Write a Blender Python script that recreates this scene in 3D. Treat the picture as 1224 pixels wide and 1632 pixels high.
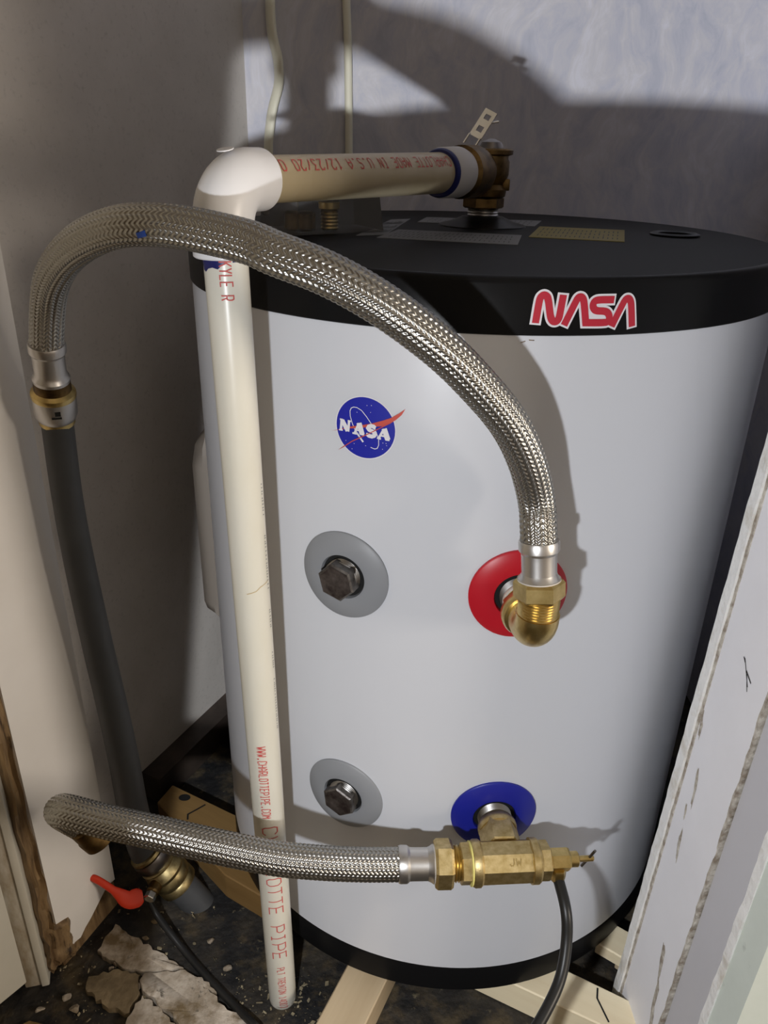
import bpy, bmesh, math, random
import numpy as np
from mathutils import Vector, Matrix

for o in list(bpy.data.objects):
    bpy.data.objects.remove(o)
scene = bpy.context.scene
COL = scene.collection
random.seed(7)
rng = np.random.default_rng(7)

# surveyed positions in metres (floor at z = 0.022)
D = {'bA': [[(-0.4489, 0.73051), (-0.43689, 0.73933)], [(-0.43642, 0.7397), (-0.4269, 0.73037)], [(-0.44282, 0.73333), (-0.42943, 0.73326)], [(-0.45582, 0.73031), (-0.44274, 0.7301)],
        [(-0.43176, 0.73035), (-0.42085, 0.73016)]],
 'bA2': [[(-0.37874, 0.72937), (-0.36467, 0.73759)], [(-0.36423, 0.73796), (-0.35313, 0.7289)], [(-0.37236, 0.73173), (-0.35725, 0.73131)], [(-0.3839, 0.72929), (-0.37263, 0.72893)],
         [(-0.35936, 0.72879), (-0.34851, 0.72881)]],
 'bN': [[(-0.48846, 0.74034), (-0.49107, 0.73142)], [(-0.48695, 0.73972), (-0.47005, 0.73129)], [(-0.46588, 0.73991), (-0.46879, 0.73079)], [(-0.49405, 0.7402), (-0.48391, 0.74015)],
        [(-0.49671, 0.73105), (-0.4852, 0.73123)], [(-0.47011, 0.73999), (-0.46017, 0.73991)]],
 'bS': [[(-0.39027, 0.73737), (-0.39386, 0.73846), (-0.40095, 0.73871), (-0.4073, 0.73788), (-0.40985, 0.73638), (-0.40669, 0.73513), (-0.39835, 0.73445), (-0.3917, 0.7337), (-0.38926, 0.73227),
         (-0.39224, 0.73075), (-0.39929, 0.72987), (-0.40765, 0.7302), (-0.412, 0.73126)],
        [(-0.38964, 0.73864), (-0.39092, 0.73637)], [(-0.41253, 0.73243), (-0.41338, 0.72994)]],
 'ball_c': (-0.41987, 0.7358),
 'ball_disc': [],
 'ball_ext': [(-0.50826, 0.73512), (-0.33709, 0.7366), (-0.43273, 0.76073), (-0.40907, 0.70916)],
 'boardF': [(-0.137, -0.269, 0.065), (-0.0894, -0.2853, 0.065), (-0.1723, -0.3349, 0.065), (-0.1225, -0.336, 0.065)],
 'boardL': [(-0.4165, -0.0044, 0.065), (-0.4012, 0.0227, 0.065), (-0.2991, -0.0369, 0.065), (-0.2653, -0.1455, 0.065), (-0.2989, -0.1292, 0.065)],
 'boardR': [(0.0555, -0.2934, 0.065), (0.0901, -0.3132, 0.065), (0.1411, -0.3402, 0.065), (0.1214, -0.2772, 0.065), (0.1611, -0.3007, 0.065)],
 'boardR2': [(0.1698, -0.2444, 0.065), (0.2019, -0.2213, 0.065), (0.2113, -0.2318, 0.065), (0.1947, -0.2596, 0.065)],
 'cable': [(-0.2393, 0.35, 1.2181), (-0.2439, 0.35, 1.1252), (-0.2434, 0.35, 1.0759), (-0.2363, 0.35, 1.0433), (-0.2365, 0.35, 1.0134), (-0.2463, 0.35, 0.9826), (-0.252, 0.35, 0.9511),
           (-0.2537, 0.35, 0.931), (-0.2559, 0.35, 0.8563), (-0.252, 0.35, 0.6), (-0.252, 0.35, 0.1)],
 'cable2': [(-0.1486, 0.354, 1.2216), (-0.1446, 0.354, 1.1284), (-0.142, 0.354, 1.0716), (-0.1401, 0.354, 0.9655), (-0.1399, 0.354, 0.8582), (-0.141, 0.354, 0.6), (-0.141, 0.354, 0.1)],
 'cam': {'fw': (0.039937, 0.902972, -0.427839), 'loc': (-0.1318, -0.8699, 0.9433), 'rt': (0.9992, -0.034, 0.0214), 'up': (-0.0048, 0.4283, 0.9036)},
 'chunks': [(-0.3683, -0.1864, 0.006), (-0.3862, -0.1744, 0.0045), (-0.3497, -0.2067, 0.005), (-0.3906, -0.2618, 0.0065), (-0.4213, -0.2312, 0.0045), (-0.4256, -0.2376, 0.0035),
            (-0.4653, -0.2732, 0.006), (-0.4535, -0.2874, 0.006), (-0.4933, -0.2866, 0.005), (-0.2834, -0.2403, 0.005), (-0.3093, -0.2041, 0.0045), (-0.3928, -0.1973, 0.004)],
 'clam': [(-0.2371, -0.0256, 0.86), (-0.2044, -0.1052, 0.86), (-0.1359, -0.0495, 0.86), (-0.1089, 0.3371, 0.86), (-0.1718, 0.3198, 0.86)],
 'floorpts': [(-0.4401, -0.1464, 0.022), (-0.4814, -0.233, 0.022), (-0.4987, -0.2485, 0.022), (-0.5189, -0.2543, 0.022), (-0.5411, -0.2817, 0.022), (-0.5012, -0.2562, 0.022),
              (-0.4909, -0.2603, 0.022)],
 'handle': [(-0.4576, -0.1763, 0.1096), (-0.4443, -0.1794, 0.1043), (-0.4213, -0.1855, 0.0889), (-0.4101, -0.1875, 0.081), (-0.3937, -0.1819, 0.0803)],
 'handle_nut': (-0.3855, -0.1787, 0.0761),
 'labels': [(-0.1192, -0.0638, 0.86), (-0.0913, 0.0953, 0.86), (-0.0624, 0.143, 0.86), (-0.0882, -0.0229, 0.86), (-0.1103, -0.0789, 0.86), (-0.0849, 0.0031, 0.86), (0.0449, -0.0295, 0.86),
            (0.0192, -0.1195, 0.86), (-0.0582, 0.0944, 0.86), (-0.0413, 0.1654, 0.86), (-0.0149, 0.1536, 0.86), (-0.029, 0.0927, 0.86), (0.0471, 0.1499, 0.86), (0.0992, 0.1441, 0.86),
            (0.0746, 0.0684, 0.86), (0.0445, 0.0697, 0.86), (0.0426, -0.0474, 0.86), (0.0807, 0.0696, 0.86), (0.1712, 0.0444, 0.86), (0.1328, -0.0765, 0.86)],
 'lower_hose': [(-0.0822, -0.3587, 0.3393), (-0.1085, -0.3608, 0.3418), (-0.1351, -0.3625, 0.3451), (-0.166, -0.3635, 0.3494), (-0.2001, -0.363, 0.3542), (-0.2408, -0.3596, 0.3622),
                (-0.2795, -0.3547, 0.3691), (-0.3113, -0.349, 0.3735), (-0.3522, -0.3402, 0.3764), (-0.3807, -0.3319, 0.3773), (-0.3991, -0.3229, 0.3736), (-0.4105, -0.3092, 0.3594),
                (-0.4131, -0.2961, 0.3399), (-0.4053, -0.29, 0.3232), (-0.3953, -0.2899, 0.3151)],
 'orbit': [(-0.42424, 0.72379), (-0.43411, 0.72756), (-0.44647, 0.73189), (-0.45644, 0.73772), (-0.46344, 0.74434), (-0.46398, 0.74846), (-0.46032, 0.75103), (-0.453, 0.75218), (-0.44329, 0.75213),
           (-0.43, 0.75032), (-0.41551, 0.74581), (-0.40103, 0.74023), (-0.38654, 0.73392), (-0.37958, 0.72794), (-0.37926, 0.72303), (-0.38332, 0.72016), (-0.39039, 0.71935), (-0.40237, 0.72022)],
 'orbit_tail': [(-0.44647, 0.73189), (-0.43534, 0.72785), (-0.42424, 0.72379)],
 'pex': [(-0.4038, -0.1779, 0.7119), (-0.4078, -0.174, 0.6334), (-0.4077, -0.1717, 0.5562), (-0.4063, -0.163, 0.4463), (-0.4035, -0.1578, 0.3639), (-0.4021, -0.1513, 0.2726),
         (-0.404, -0.1422, 0.1864), (-0.3993, -0.1409, 0.1196), (-0.3912, -0.1417, 0.1046)],
 'pipe_end_z': 0.0263,
 'print_z': {'CHARLOTTE PIPE': (0.3218, 0.1117), 'KYLE R': (0.8676, 0.8401), 'PLT TRENTON 14007': (0.1006, 0.0263), 'WWW.CHARLOTTEPIPE.COM': (0.4284, 0.3341)},
 'slabs': [[(-0.4476, -0.2168, 0.032), (-0.4434, -0.199, 0.032), (-0.4352, -0.1808, 0.032), (-0.4187, -0.1917, 0.032), (-0.373, -0.219, 0.032), (-0.336, -0.2418, 0.032), (-0.3828, -0.2457, 0.032),
            (-0.4142, -0.2379, 0.032)],
           [(-0.382, -0.2489, 0.032), (-0.3339, -0.2451, 0.032), (-0.2979, -0.2744, 0.032), (-0.2785, -0.2912, 0.032), (-0.2453, -0.3133, 0.032), (-0.2143, -0.3399, 0.032), (-0.2977, -0.3381, 0.032),
            (-0.3427, -0.2957, 0.032), (-0.3789, -0.2706, 0.032), (-0.3851, -0.2574, 0.032)],
           [(-0.378, -0.2743, 0.032), (-0.3442, -0.2985, 0.032), (-0.3033, -0.338, 0.032), (-0.3945, -0.336, 0.032), (-0.3856, -0.2962, 0.032)],
           [(-0.3285, -0.2491, 0.032), (-0.3108, -0.2558, 0.032), (-0.2905, -0.2746, 0.032), (-0.2957, -0.2745, 0.032)],
           [(-0.448, -0.2507, 0.032), (-0.4146, -0.2419, 0.032), (-0.3876, -0.2503, 0.032), (-0.3817, -0.2713, 0.032), (-0.3881, -0.2947, 0.032), (-0.4131, -0.2899, 0.032),
            (-0.4472, -0.2654, 0.032)]],
 'slot': [(0.2115, -0.0005, 0.86)],
 'stain_z': 0.6018,
 'stars': [(-0.40183, 0.75557), (-0.41426, 0.75507), (-0.44319, 0.74823), (-0.40387, 0.74972), (-0.36724, 0.72552), (-0.3584, 0.72554), (-0.36802, 0.72013), (-0.45735, 0.71628), (-0.45119, 0.72118),
           (-0.35663, 0.72364), (-0.47632, 0.72259), (-0.41685, 0.72095)],
 'tube_front': [(0.0639, -0.3693, 0.3306), (0.0656, -0.3866, 0.3105), (0.065, -0.4023, 0.2891), (0.0567, -0.4232, 0.2676), (0.039, -0.4453, 0.2543), (0.0176, -0.4667, 0.2421),
                (-0.005, -0.4939, 0.2295)],
 'tube_left': [(-0.3883, -0.1779, 0.0659), (-0.3787, -0.1857, 0.0502), (-0.3584, -0.2044, 0.0395), (-0.3334, -0.2257, 0.0275), (-0.2965, -0.2624, 0.0275), (-0.2665, -0.29, 0.0275),
               (-0.2411, -0.3169, 0.0355), (-0.2262, -0.3276, 0.0275), (-0.2145, -0.34, 0.0275)],
 'upper_hose': [(0.0094, -0.3526, 0.6693), (0.0083, -0.3478, 0.6839), (0.0061, -0.3419, 0.7031), (-0.0062, -0.3504, 0.7378), (-0.0243, -0.3585, 0.7704), (-0.0491, -0.3639, 0.7989),
                (-0.0757, -0.3674, 0.824), (-0.1123, -0.3689, 0.8503), (-0.148, -0.3641, 0.8686), (-0.1812, -0.3524, 0.8786), (-0.2012, -0.342, 0.8847), (-0.2404, -0.3264, 0.8905),
                (-0.265, -0.316, 0.8914), (-0.2918, -0.3019, 0.8885), (-0.3217, -0.2779, 0.8777), (-0.3484, -0.251, 0.8619), (-0.3704, -0.227, 0.8404), (-0.384, -0.2092, 0.8159),
                (-0.3939, -0.1988, 0.7832), (-0.3945, -0.1979, 0.7782)],
 'valve_axis': [(-0.3969, -0.1409, 0.1128), (-0.3494, -0.1397, 0.0333), (-0.3322, -0.1448, 0.0078)],
 'wing1': [(-0.52148, 0.72858), (-0.49158, 0.73175), (-0.46384, 0.73526), (-0.42718, 0.73825), (-0.39636, 0.74112), (-0.36636, 0.74474), (-0.34604, 0.74755), (-0.32616, 0.75165), (-0.30775, 0.75609),
           (-0.31716, 0.75094), (-0.33236, 0.74635), (-0.35013, 0.74229), (-0.366, 0.73995), (-0.3845, 0.73886), (-0.3986, 0.73895), (-0.42709, 0.73575), (-0.46382, 0.73372), (-0.49158, 0.73132)],
 'wing2': [(-0.50004, 0.71301), (-0.48141, 0.71766), (-0.45621, 0.72363), (-0.43168, 0.72803), (-0.40775, 0.7323), (-0.38437, 0.73679), (-0.35697, 0.74202), (-0.34344, 0.7439), (-0.3569, 0.7412),
           (-0.38432, 0.73596), (-0.40771, 0.73146), (-0.43165, 0.72711), (-0.4562, 0.72278), (-0.48141, 0.7168)],
 'worm': [[(0.00172, 0.82745), (0.0052, 0.84241), (0.00684, 0.84545), (0.01116, 0.84706), (0.01615, 0.84755), (0.02244, 0.84678), (0.02686, 0.84449), (0.03275, 0.83689), (0.03761, 0.83139),
           (0.04235, 0.8292), (0.04824, 0.82839), (0.05444, 0.82897), (0.05829, 0.83126), (0.05923, 0.83451), (0.06248, 0.84775)],
          [(0.07254, 0.82595), (0.09497, 0.84298), (0.09843, 0.84538), (0.10333, 0.84641), (0.10978, 0.84593), (0.11446, 0.84376), (0.11783, 0.84014), (0.12671, 0.82773), (0.17784, 0.82747),
           (0.18469, 0.82816), (0.18732, 0.83004), (0.18602, 0.83252), (0.18061, 0.83485), (0.17199, 0.83596), (0.1542, 0.83613), (0.14597, 0.83681), (0.14033, 0.83886), (0.13916, 0.84129),
           (0.14283, 0.84329), (0.15112, 0.84415), (0.19307, 0.84412)],
          [(0.19596, 0.8246), (0.21865, 0.84168), (0.22264, 0.84384), (0.22763, 0.84478), (0.23381, 0.84424), (0.23912, 0.84209), (0.24241, 0.83863), (0.25267, 0.82403)]]}

# ------------------------------------------------------------------ camera
cam_data = bpy.data.cameras.new('camera')
cam_data.sensor_fit = 'HORIZONTAL'
cam_data.sensor_width = 36.0
cam_data.lens = 36.0 * 1239.6 / 1224.0
cam_data.clip_start = 0.01
camera = bpy.data.objects.new('camera', cam_data)
COL.objects.link(camera)
_c = D['cam']
_f = Vector(_c['fw']).normalized()
_r = Vector(_c['rt']).normalized()
_u = _r.cross(_f)
camera.matrix_world = Matrix((( _r.x, _u.x, -_f.x, _c['loc'][0]),
                              ( _r.y, _u.y, -_f.y, _c['loc'][1]),
                              ( _r.z, _u.z, -_f.z, _c['loc'][2]),
                              (0, 0, 0, 1)))
scene.camera = camera

# ------------------------------------------------------------------ world: dim warm room light
world = bpy.data.worlds.new('room_light')
scene.world = world
world.use_nodes = True
_bg = world.node_tree.nodes['Background']
_bg.inputs[0].default_value = (1.0, 0.90, 0.78, 1)
_bg.inputs[1].default_value = 0.05

# ------------------------------------------------------------------ work light standing low, left of the camera
lamp = bpy.data.lights.new('work_light', 'SPOT')
lamp.energy = 5.2
lamp.color = (0.93, 0.96, 1.0)
lamp.shadow_soft_size = 0.011
lamp.spot_size = math.radians(179)
lamp.spot_blend = 0.012
lamp.use_nodes = True
_nt = lamp.node_tree
_em = [n for n in _nt.nodes if n.type == 'EMISSION'][0]
_fo = _nt.nodes.new('ShaderNodeLightFalloff')
_fo.inputs['Strength'].default_value = 4.5
_nt.links.new(_fo.outputs['Constant'], _em.inputs['Strength'])
lamp_obj = bpy.data.objects.new('work_light', lamp)
COL.objects.link(lamp_obj)
LAMP = Vector((-0.245, -0.88, 0.728))
# half-space spot: its invented edge plane keeps light off the left side
def _bearing(az, el):
    az, el = math.radians(az), math.radians(el)
    return Vector((math.sin(az)*math.cos(el), math.cos(az)*math.cos(el), math.sin(el)))
_dir = _bearing(-3.1, 15).cross(_bearing(-9.5, -32)).normalized()
if _dir.x < 0: _dir = -_dir
lamp_obj.location = LAMP
lamp_obj.rotation_euler = _dir.to_track_quat('-Z', 'Y').to_euler()

# ------------------------------------------------------------------ added overhead fill for warm ambient and reflections, no known fixture
room_fill = bpy.data.lights.new('overhead_fill', 'AREA')
room_fill.shape = 'DISK'
room_fill.size = 0.9
room_fill.energy = 0.7
room_fill.color = (1.0, 0.87, 0.72)
room_fill_obj = bpy.data.objects.new('overhead_fill', room_fill)
COL.objects.link(room_fill_obj)
room_fill_obj.location = (-0.25, -1.9, 2.6)

# ------------------------------------------------------------------ added warm fill for the left panel, screened from the tank by the jamb
side_fill = bpy.data.lights.new('warm_side_fill', 'AREA')
side_fill.shape = 'DISK'
side_fill.size = 0.45
side_fill.energy = 19
side_fill.color = (1.0, 0.88, 0.74)
side_fill_obj = bpy.data.objects.new('warm_side_fill', side_fill)
COL.objects.link(side_fill_obj)
side_fill_obj.location = (1.45, -1.26, 0.95)
side_fill_obj.rotation_euler = Vector((-1.9, 0.9, -0.2)).to_track_quat('-Z', 'Y').to_euler()

# ------------------------------------------------------------------ exposure
vs = scene.view_settings
vs.view_transform = 'Standard'
vs.look = 'None'
vs.gamma = 1.0
vs.use_curve_mapping = False
vs.exposure = 0.0

# ------------------------------------------------------------------ helpers
FZ = 0.022          # floor level
def V(p): return Vector(p)

class MB:
    """collects geometry; build() links it as ONE mesh object"""
    def __init__(self): self.v = []; self.f = []
    def add(self, verts, faces):
        n = len(self.v)
        self.v += [tuple(p) for p in verts]
        self.f += [tuple(i + n for i in f) for f in faces]
        return self
    def build(self, name, mat, parent=None, smooth=True, angle=35):
        me = bpy.data.meshes.new(name)
        me.from_pydata(self.v, [], self.f)
        bm = bmesh.new(); bm.from_mesh(me)
        bmesh.ops.recalc_face_normals(bm, faces=bm.faces)
        bm.to_mesh(me); bm.free()
        me.materials.append(mat)
        if smooth:
            me.polygons.foreach_set('use_smooth', [True]*len(me.polygons))
            me.set_sharp_from_angle(angle=math.radians(angle))
        o = bpy.data.objects.new(name, me)
        COL.objects.link(o)
        if parent is not None: o.parent = parent
        return o

def frame(axis, hint=(0, 0, 1)):
    a = V(axis).normalized()
    h = V(hint)
    if abs(a.dot(h)) > 0.98: h = Vector((1, 0, 0))
    x = h.cross(a).normalized()
    y = a.cross(x).normalized()
    return x, y, a

def lathe(mb, profile, origin, axis, n=48, cap=True, hint=(0, 0, 1)):
    """profile: list of (radius, height along axis)"""
    x, y, a = frame(axis, hint); o = V(origin)
    vs_, fs = [], []
    for r_, h in profile:
        for k in range(n):
            t = 2*math.pi*k/n
            vs_.append(o + a*h + (x*math.cos(t) + y*math.sin(t))*r_)
    for i in range(len(profile)-1):
        for k in range(n):
            k2 = (k+1) % n
            fs.append((i*n+k, i*n+k2, (i+1)*n+k2, (i+1)*n+k))
    if cap:
        fs.append(tuple(range(n-1, -1, -1)))
        m = (len(profile)-1)*n
        fs.append(tuple(range(m, m+n)))
    return mb.add(vs_, fs)

def hexnut(mb, origin, axis, flats, length, ch=0.06, sides=6, hint=(0, 0, 1), turn=0.0):
    R_ = flats/2/math.cos(math.pi/sides)
    x, y, a = frame(axis, hint); o = V(origin)
    c = length*ch*2
    rings = [(R_*0.91, 0), (R_, c), (R_, length-c), (R_*0.91, length)]
    vs_, fs = [], []
    for r_, h in rings:
        for k in range(sides):
            t = 2*math.pi*(k+0.5)/sides + turn
            vs_.append(o + a*h + (x*math.cos(t)+y*math.sin(t))*r_)
    n = sides
    for i in range(3):
        for k in range(n):
            k2 = (k+1) % n
            fs.append((i*n+k, i*n+k2, (i+1)*n+k2, (i+1)*n+k))
    fs.append(tuple(range(n-1, -1, -1))); fs.append(tuple(range(3*n, 4*n)))
    return mb.add(vs_, fs)

def thread_profile(r0, r1, h0, h1, n):
    out = []
    for i in range(n):
        a = h0+(h1-h0)*i/n; b = h0+(h1-h0)*(i+0.5)/n
        out += [(r0, a), (r1, b)]
    out.append((r0, h1))
    return out

def box(mb, c, ex, ey, ez, bev=0.0):
    """box centred at c with half-extent vectors; bevel cuts the edges along all axes a little"""
    c, ex, ey, ez = V(c), V(ex), V(ey), V(ez)
    if bev <= 0:
        vs_ = [c+sx*ex+sy*ey+sz*ez for sx in (-1, 1) for sy in (-1, 1) for sz in (-1, 1)]
        fs = [(0, 1, 3, 2), (4, 6, 7, 5), (0, 4, 5, 1), (2, 3, 7, 6), (0, 2, 6, 4), (1, 5, 7, 3)]
        return mb.add(vs_, fs)
    bm = bmesh.new()
    vv = [bm.verts.new(c+sx*ex+sy*ey+sz*ez) for sx in (-1, 1) for sy in (-1, 1) for sz in (-1, 1)]
    for f in [(0, 1, 3, 2), (4, 6, 7, 5), (0, 4, 5, 1), (2, 3, 7, 6), (0, 2, 6, 4), (1, 5, 7, 3)]:
        bm.faces.new([vv[i] for i in f])
    bmesh.ops.recalc_face_normals(bm, faces=bm.faces)
    bmesh.ops.bevel(bm, geom=list(bm.edges), offset=bev, segments=2, affect='EDGES', profile=0.5)
    bm.verts.index_update()
    mb.add([v.co.copy() for v in bm.verts], [[v.index for v in f.verts] for f in bm.faces])
    bm.free()
    return mb

def slab(mb, pts, z0, z1):
    """extrude a floor polygon (list of xy) between two levels"""
    n = len(pts)
    vs_ = [(p[0], p[1], z0) for p in pts] + [(p[0], p[1], z1) for p in pts]
    fs = [tuple(range(n-1, -1, -1)), tuple(range(n, 2*n))]
    fs += [(k, (k+1) % n, n+(k+1) % n, n+k) for k in range(n)]
    return mb.add(vs_, fs)

def spline(pts, step):
    """Catmull-Rom through pts, resampled to even steps"""
    P_ = [np.array(p, float) for p in pts]
    P_ = [2*P_[0]-P_[1]] + P_ + [2*P_[-1]-P_[-2]]
    out = []
    for i in range(1, len(P_)-2):
        p0, p1, p2, p3 = P_[i-1:i+3]
        for t in np.linspace(0, 1, 24, endpoint=False):
            out.append(0.5*((2*p1)+(-p0+p2)*t+(2*p0-5*p1+4*p2-p3)*t*t+(-p0+3*p1-3*p2+p3)*t**3))
    out.append(P_[-2])
    out = np.array(out)
    # gentle smoothing of surveyed jitter
    for _ in range(30):
        out[1:-1] = 0.25*out[:-2]+0.5*out[1:-1]+0.25*out[2:]
    s = np.concatenate([[0], np.cumsum(np.linalg.norm(np.diff(out, axis=0), axis=1))])
    n = max(3, int(s[-1]/step)+1)
    q = np.linspace(0, s[-1], n)
    return np.stack([np.interp(q, s, out[:, k]) for k in range(3)], -1), q

def frames(path):
    t = np.gradient(path, axis=0); t /= np.linalg.norm(t, axis=1)[:, None]
    n0 = np.cross(t[0], [0.3, 0.2, 0.9]); n0 /= np.linalg.norm(n0)
    ns = [n0]
    for i in range(1, len(path)):
        n_ = ns[-1]-t[i]*np.dot(ns[-1], t[i]); ns.append(n_/np.linalg.norm(n_))
    ns = np.array(ns)
    return t, ns, np.cross(t, ns)

def tube(mb, pts, rad, n=24, step=0.004, raw=False, flat=None):
    path, q = (np.array(pts, float), None) if raw else spline(pts, step)
    if raw: q = np.concatenate([[0], np.cumsum(np.linalg.norm(np.diff(path, axis=0), axis=1))])
    t, a, b = frames(path)
    m = len(path)
    th = np.linspace(0, 2*np.pi, n, endpoint=False)
    rr = np.array([rad(x/q[-1]) if callable(rad) else rad for x in q])
    fa, fb = flat if flat else (1, 1)
    vv = path[:, None]+rr[:, None, None]*(fa*np.cos(th)[None, :, None]*a[:, None]+fb*np.sin(th)[None, :, None]*b[:, None])
    fs = [(i*n+k, i*n+(k+1) % n, (i+1)*n+(k+1) % n, (i+1)*n+k) for i in range(m-1) for k in range(n)]
    fs += [tuple(range(n-1, -1, -1)), tuple(range((m-1)*n, m*n))]
    return mb.add(vv.reshape(-1, 3).tolist(), fs)

def braid_tube(name, pts, r, mat, parent, cols=26, pitch=0.0041, amp=0.00115, sub=7):
    """hose jacket woven as chevron columns, every strand bundle modelled as relief"""
    path, q = spline(pts, pitch/7)
    t, a, b = frames(path)
    n = cols*sub; m = len(path)
    u = (np.arange(n)+0.5)/n*cols
    k = np.floor(u); loc = u-k; sgn = np.where(k % 2 == 0, 1.0, -1.0)
    ph = q[:, None]/pitch + (sgn*loc*0.95)[None]
    fr = ph-np.floor(ph)
    h = np.sin(np.pi*fr)**0.6*(0.35+0.65*np.sin(np.pi*np.clip(loc, 0.0, 1.0))**0.6)[None]
    rr = r-amp+amp*1.15*h
    th = 2*np.pi*(np.arange(n)+0.5)/n
    vv = path[:, None]+rr[..., None]*(np.cos(th)[None, :, None]*a[:, None]+np.sin(th)[None, :, None]*b[:, None])
    i = np.arange(m-1)[:, None]; kk = np.arange(n)[None]
    k2 = (kk+1) % n
    quads = np.stack([i*n+kk, i*n+k2, (i+1)*n+k2, (i+1)*n+kk], -1).reshape(-1, 4)
    me = bpy.data.meshes.new(name)
    me.vertices.add(m*n); me.vertices.foreach_set('co', vv.reshape(-1))
    me.loops.add(quads.size); me.loops.foreach_set('vertex_index', quads.reshape(-1).astype(np.int32))
    me.polygons.add(len(quads)); me.polygons.foreach_set('loop_start', np.arange(0, quads.size, 4, dtype=np.int32))
    me.polygons.foreach_set('use_smooth', np.ones(len(quads), bool))
    me.update(calc_edges=True); me.validate()
    me.materials.append(mat)
    o = bpy.data.objects.new(name, me); COL.objects.link(o); o.parent = parent
    return o

# ---- flat print: strokes laid on a surface through map(s, t) -> 3D point
def stroke(mb, pts, w, mp, step=0.003, cap=True, closed=False):
    P_ = [np.array(p, float) for p in pts]
    if closed: P_.append(P_[0])
    Q = [P_[0]]
    for i in range(len(P_)-1):
        L = np.linalg.norm(P_[i+1]-P_[i]); n = max(1, int(math.ceil(L/step)))
        for j in range(1, n+1): Q.append(P_[i]+(P_[i+1]-P_[i])*j/n)
    Q = np.array(Q)
    d = np.zeros_like(Q)
    seg = np.diff(Q, axis=0); seg /= np.maximum(np.linalg.norm(seg, axis=1), 1e-12)[:, None]
    nor = np.stack([-seg[:, 1], seg[:, 0]], -1)
    vn = np.zeros_like(Q); vn[0] = nor[0]; vn[-1] = nor[-1]
    for i in range(1, len(Q)-1):
        a_ = nor[i-1]+nor[i]; l = np.linalg.norm(a_)
        a_ = a_/l if l > 1e-6 else nor[i]
        vn[i] = a_/max(0.55, float(a_.dot(nor[i])))
    vs_ = [mp(*(Q[i]+vn[i]*w/2*s)) for i in range(len(Q)) for s in (-1, 1)]
    fs = [(2*i, 2*i+1, 2*i+3, 2*i+2) for i in range(len(Q)-1)]
    mb.add(vs_, fs)

def poly_fill(mb, pts, mp, n=1):
    vs_ = [mp(*p) for p in pts]
    mb.add(vs_, [tuple(range(len(vs_)))])

GL = {
 'A': [[(0, 0), (0, .7), (.5, 1), (1, .7), (1, 0)], [(0, .42), (1, .42)]],
 'C': [[(1, .8), (.8, 1), (.2, 1), (0, .8), (0, .2), (.2, 0), (.8, 0), (1, .2)]],
 'D': [[(0, 0), (0, 1), (.65, 1), (1, .75), (1, .25), (.65, 0), (0, 0)]],
 'E': [[(1, 0), (0, 0), (0, 1), (1, 1)], [(0, .5), (.8, .5)]],
 'H': [[(0, 0), (0, 1)], [(1, 0), (1, 1)], [(0, .5), (1, .5)]],
 'I': [[(.5, 0), (.5, 1)], [(.2, 0), (.8, 0)], [(.2, 1), (.8, 1)]],
 'J': [[(.9, 1), (.9, .25), (.65, 0), (.3, 0), (.05, .25)]],
 'K': [[(0, 0), (0, 1)], [(1, 1), (0, .45)], [(.3, .6), (1, 0)]],
 'L': [[(0, 1), (0, 0), (1, 0)]],
 'M': [[(0, 0), (0, 1), (.5, .5), (1, 1), (1, 0)]],
 'N': [[(0, 0), (0, 1), (1, 0), (1, 1)]],
 'O': [[(.2, 0), (0, .2), (0, .8), (.2, 1), (.8, 1), (1, .8), (1, .2), (.8, 0), (.2, 0)]],
 'P': [[(0, 0), (0, 1), (.8, 1), (1, .85), (1, .6), (.8, .45), (0, .45)]],
 'R': [[(0, 0), (0, 1), (.8, 1), (1, .85), (1, .6), (.8, .45), (0, .45)], [(.5, .45), (1, 0)]],
 'S': [[(1, .85), (.8, 1), (.2, 1), (0, .8), (.2, .55), (.8, .45), (1, .2), (.8, 0), (.2, 0), (0, .15)]],
 'T': [[(0, 1), (1, 1)], [(.5, 1), (.5, 0)]],
 'U': [[(0, 1), (0, .2), (.2, 0), (.8, 0), (1, .2), (1, 1)]],
 'W': [[(0, 1), (.2, 0), (.5, .6), (.8, 0), (1, 1)]],
 'Y': [[(0, 1), (.5, .5), (1, 1)], [(.5, .5), (.5, 0)]],
 '0': [[(.2, 0), (0, .2), (0, .8), (.2, 1), (.8, 1), (1, .8), (1, .2), (.8, 0), (.2, 0)]],
 '1': [[(.2, .8), (.5, 1), (.5, 0)], [(.2, 0), (.8, 0)]],
 '2': [[(0, .8), (.2, 1), (.8, 1), (1, .8), (1, .6), (0, 0), (1, 0)]],
 '3': [[(0, 1), (1, 1), (.5, .6), (1, .4), (1, .15), (.8, 0), (.2, 0), (0, .15)]],
 '4': [[(.75, 0), (.75, 1), (0, .3), (1, .3)]],
 '7': [[(0, 1), (1, 1), (.4, 0)]],
 '/': [[(0, 0), (1, 1)]],
 '.': [[(.4, 0), (.6, 0), (.6, .1), (.4, .1), (.4, 0)]],
 ' ': [],
}
def text(mb, s, cw, chh, gap, w, mp, s0=0.0, t0=0.0):
    """letters run along s, their height along t"""
    x = s0
    for ch in s:
        for pl in GL[ch]:
            stroke(mb, [(x+p[0]*cw, t0+p[1]*chh) for p in pl], w, mp, step=0.0015)
        x += cw+gap
    return x

def thing(name, label, cat, loc=(0, 0, 0), group=None):
    o = bpy.data.objects.new(name, None); COL.objects.link(o)
    o.empty_display_size = 0.02
    o.location = loc
    o['label'] = label; o['category'] = cat
    if group: o['group'] = group
    bpy.context.view_layer.update()
    return o

def tag(o, label, cat, group=None):
    o['label'] = label; o['category'] = cat
    if group: o['group'] = group
    return o

def struct(o, label=None):
    o['kind'] = 'structure'
    if label: o['label'] = label
    return o

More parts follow.
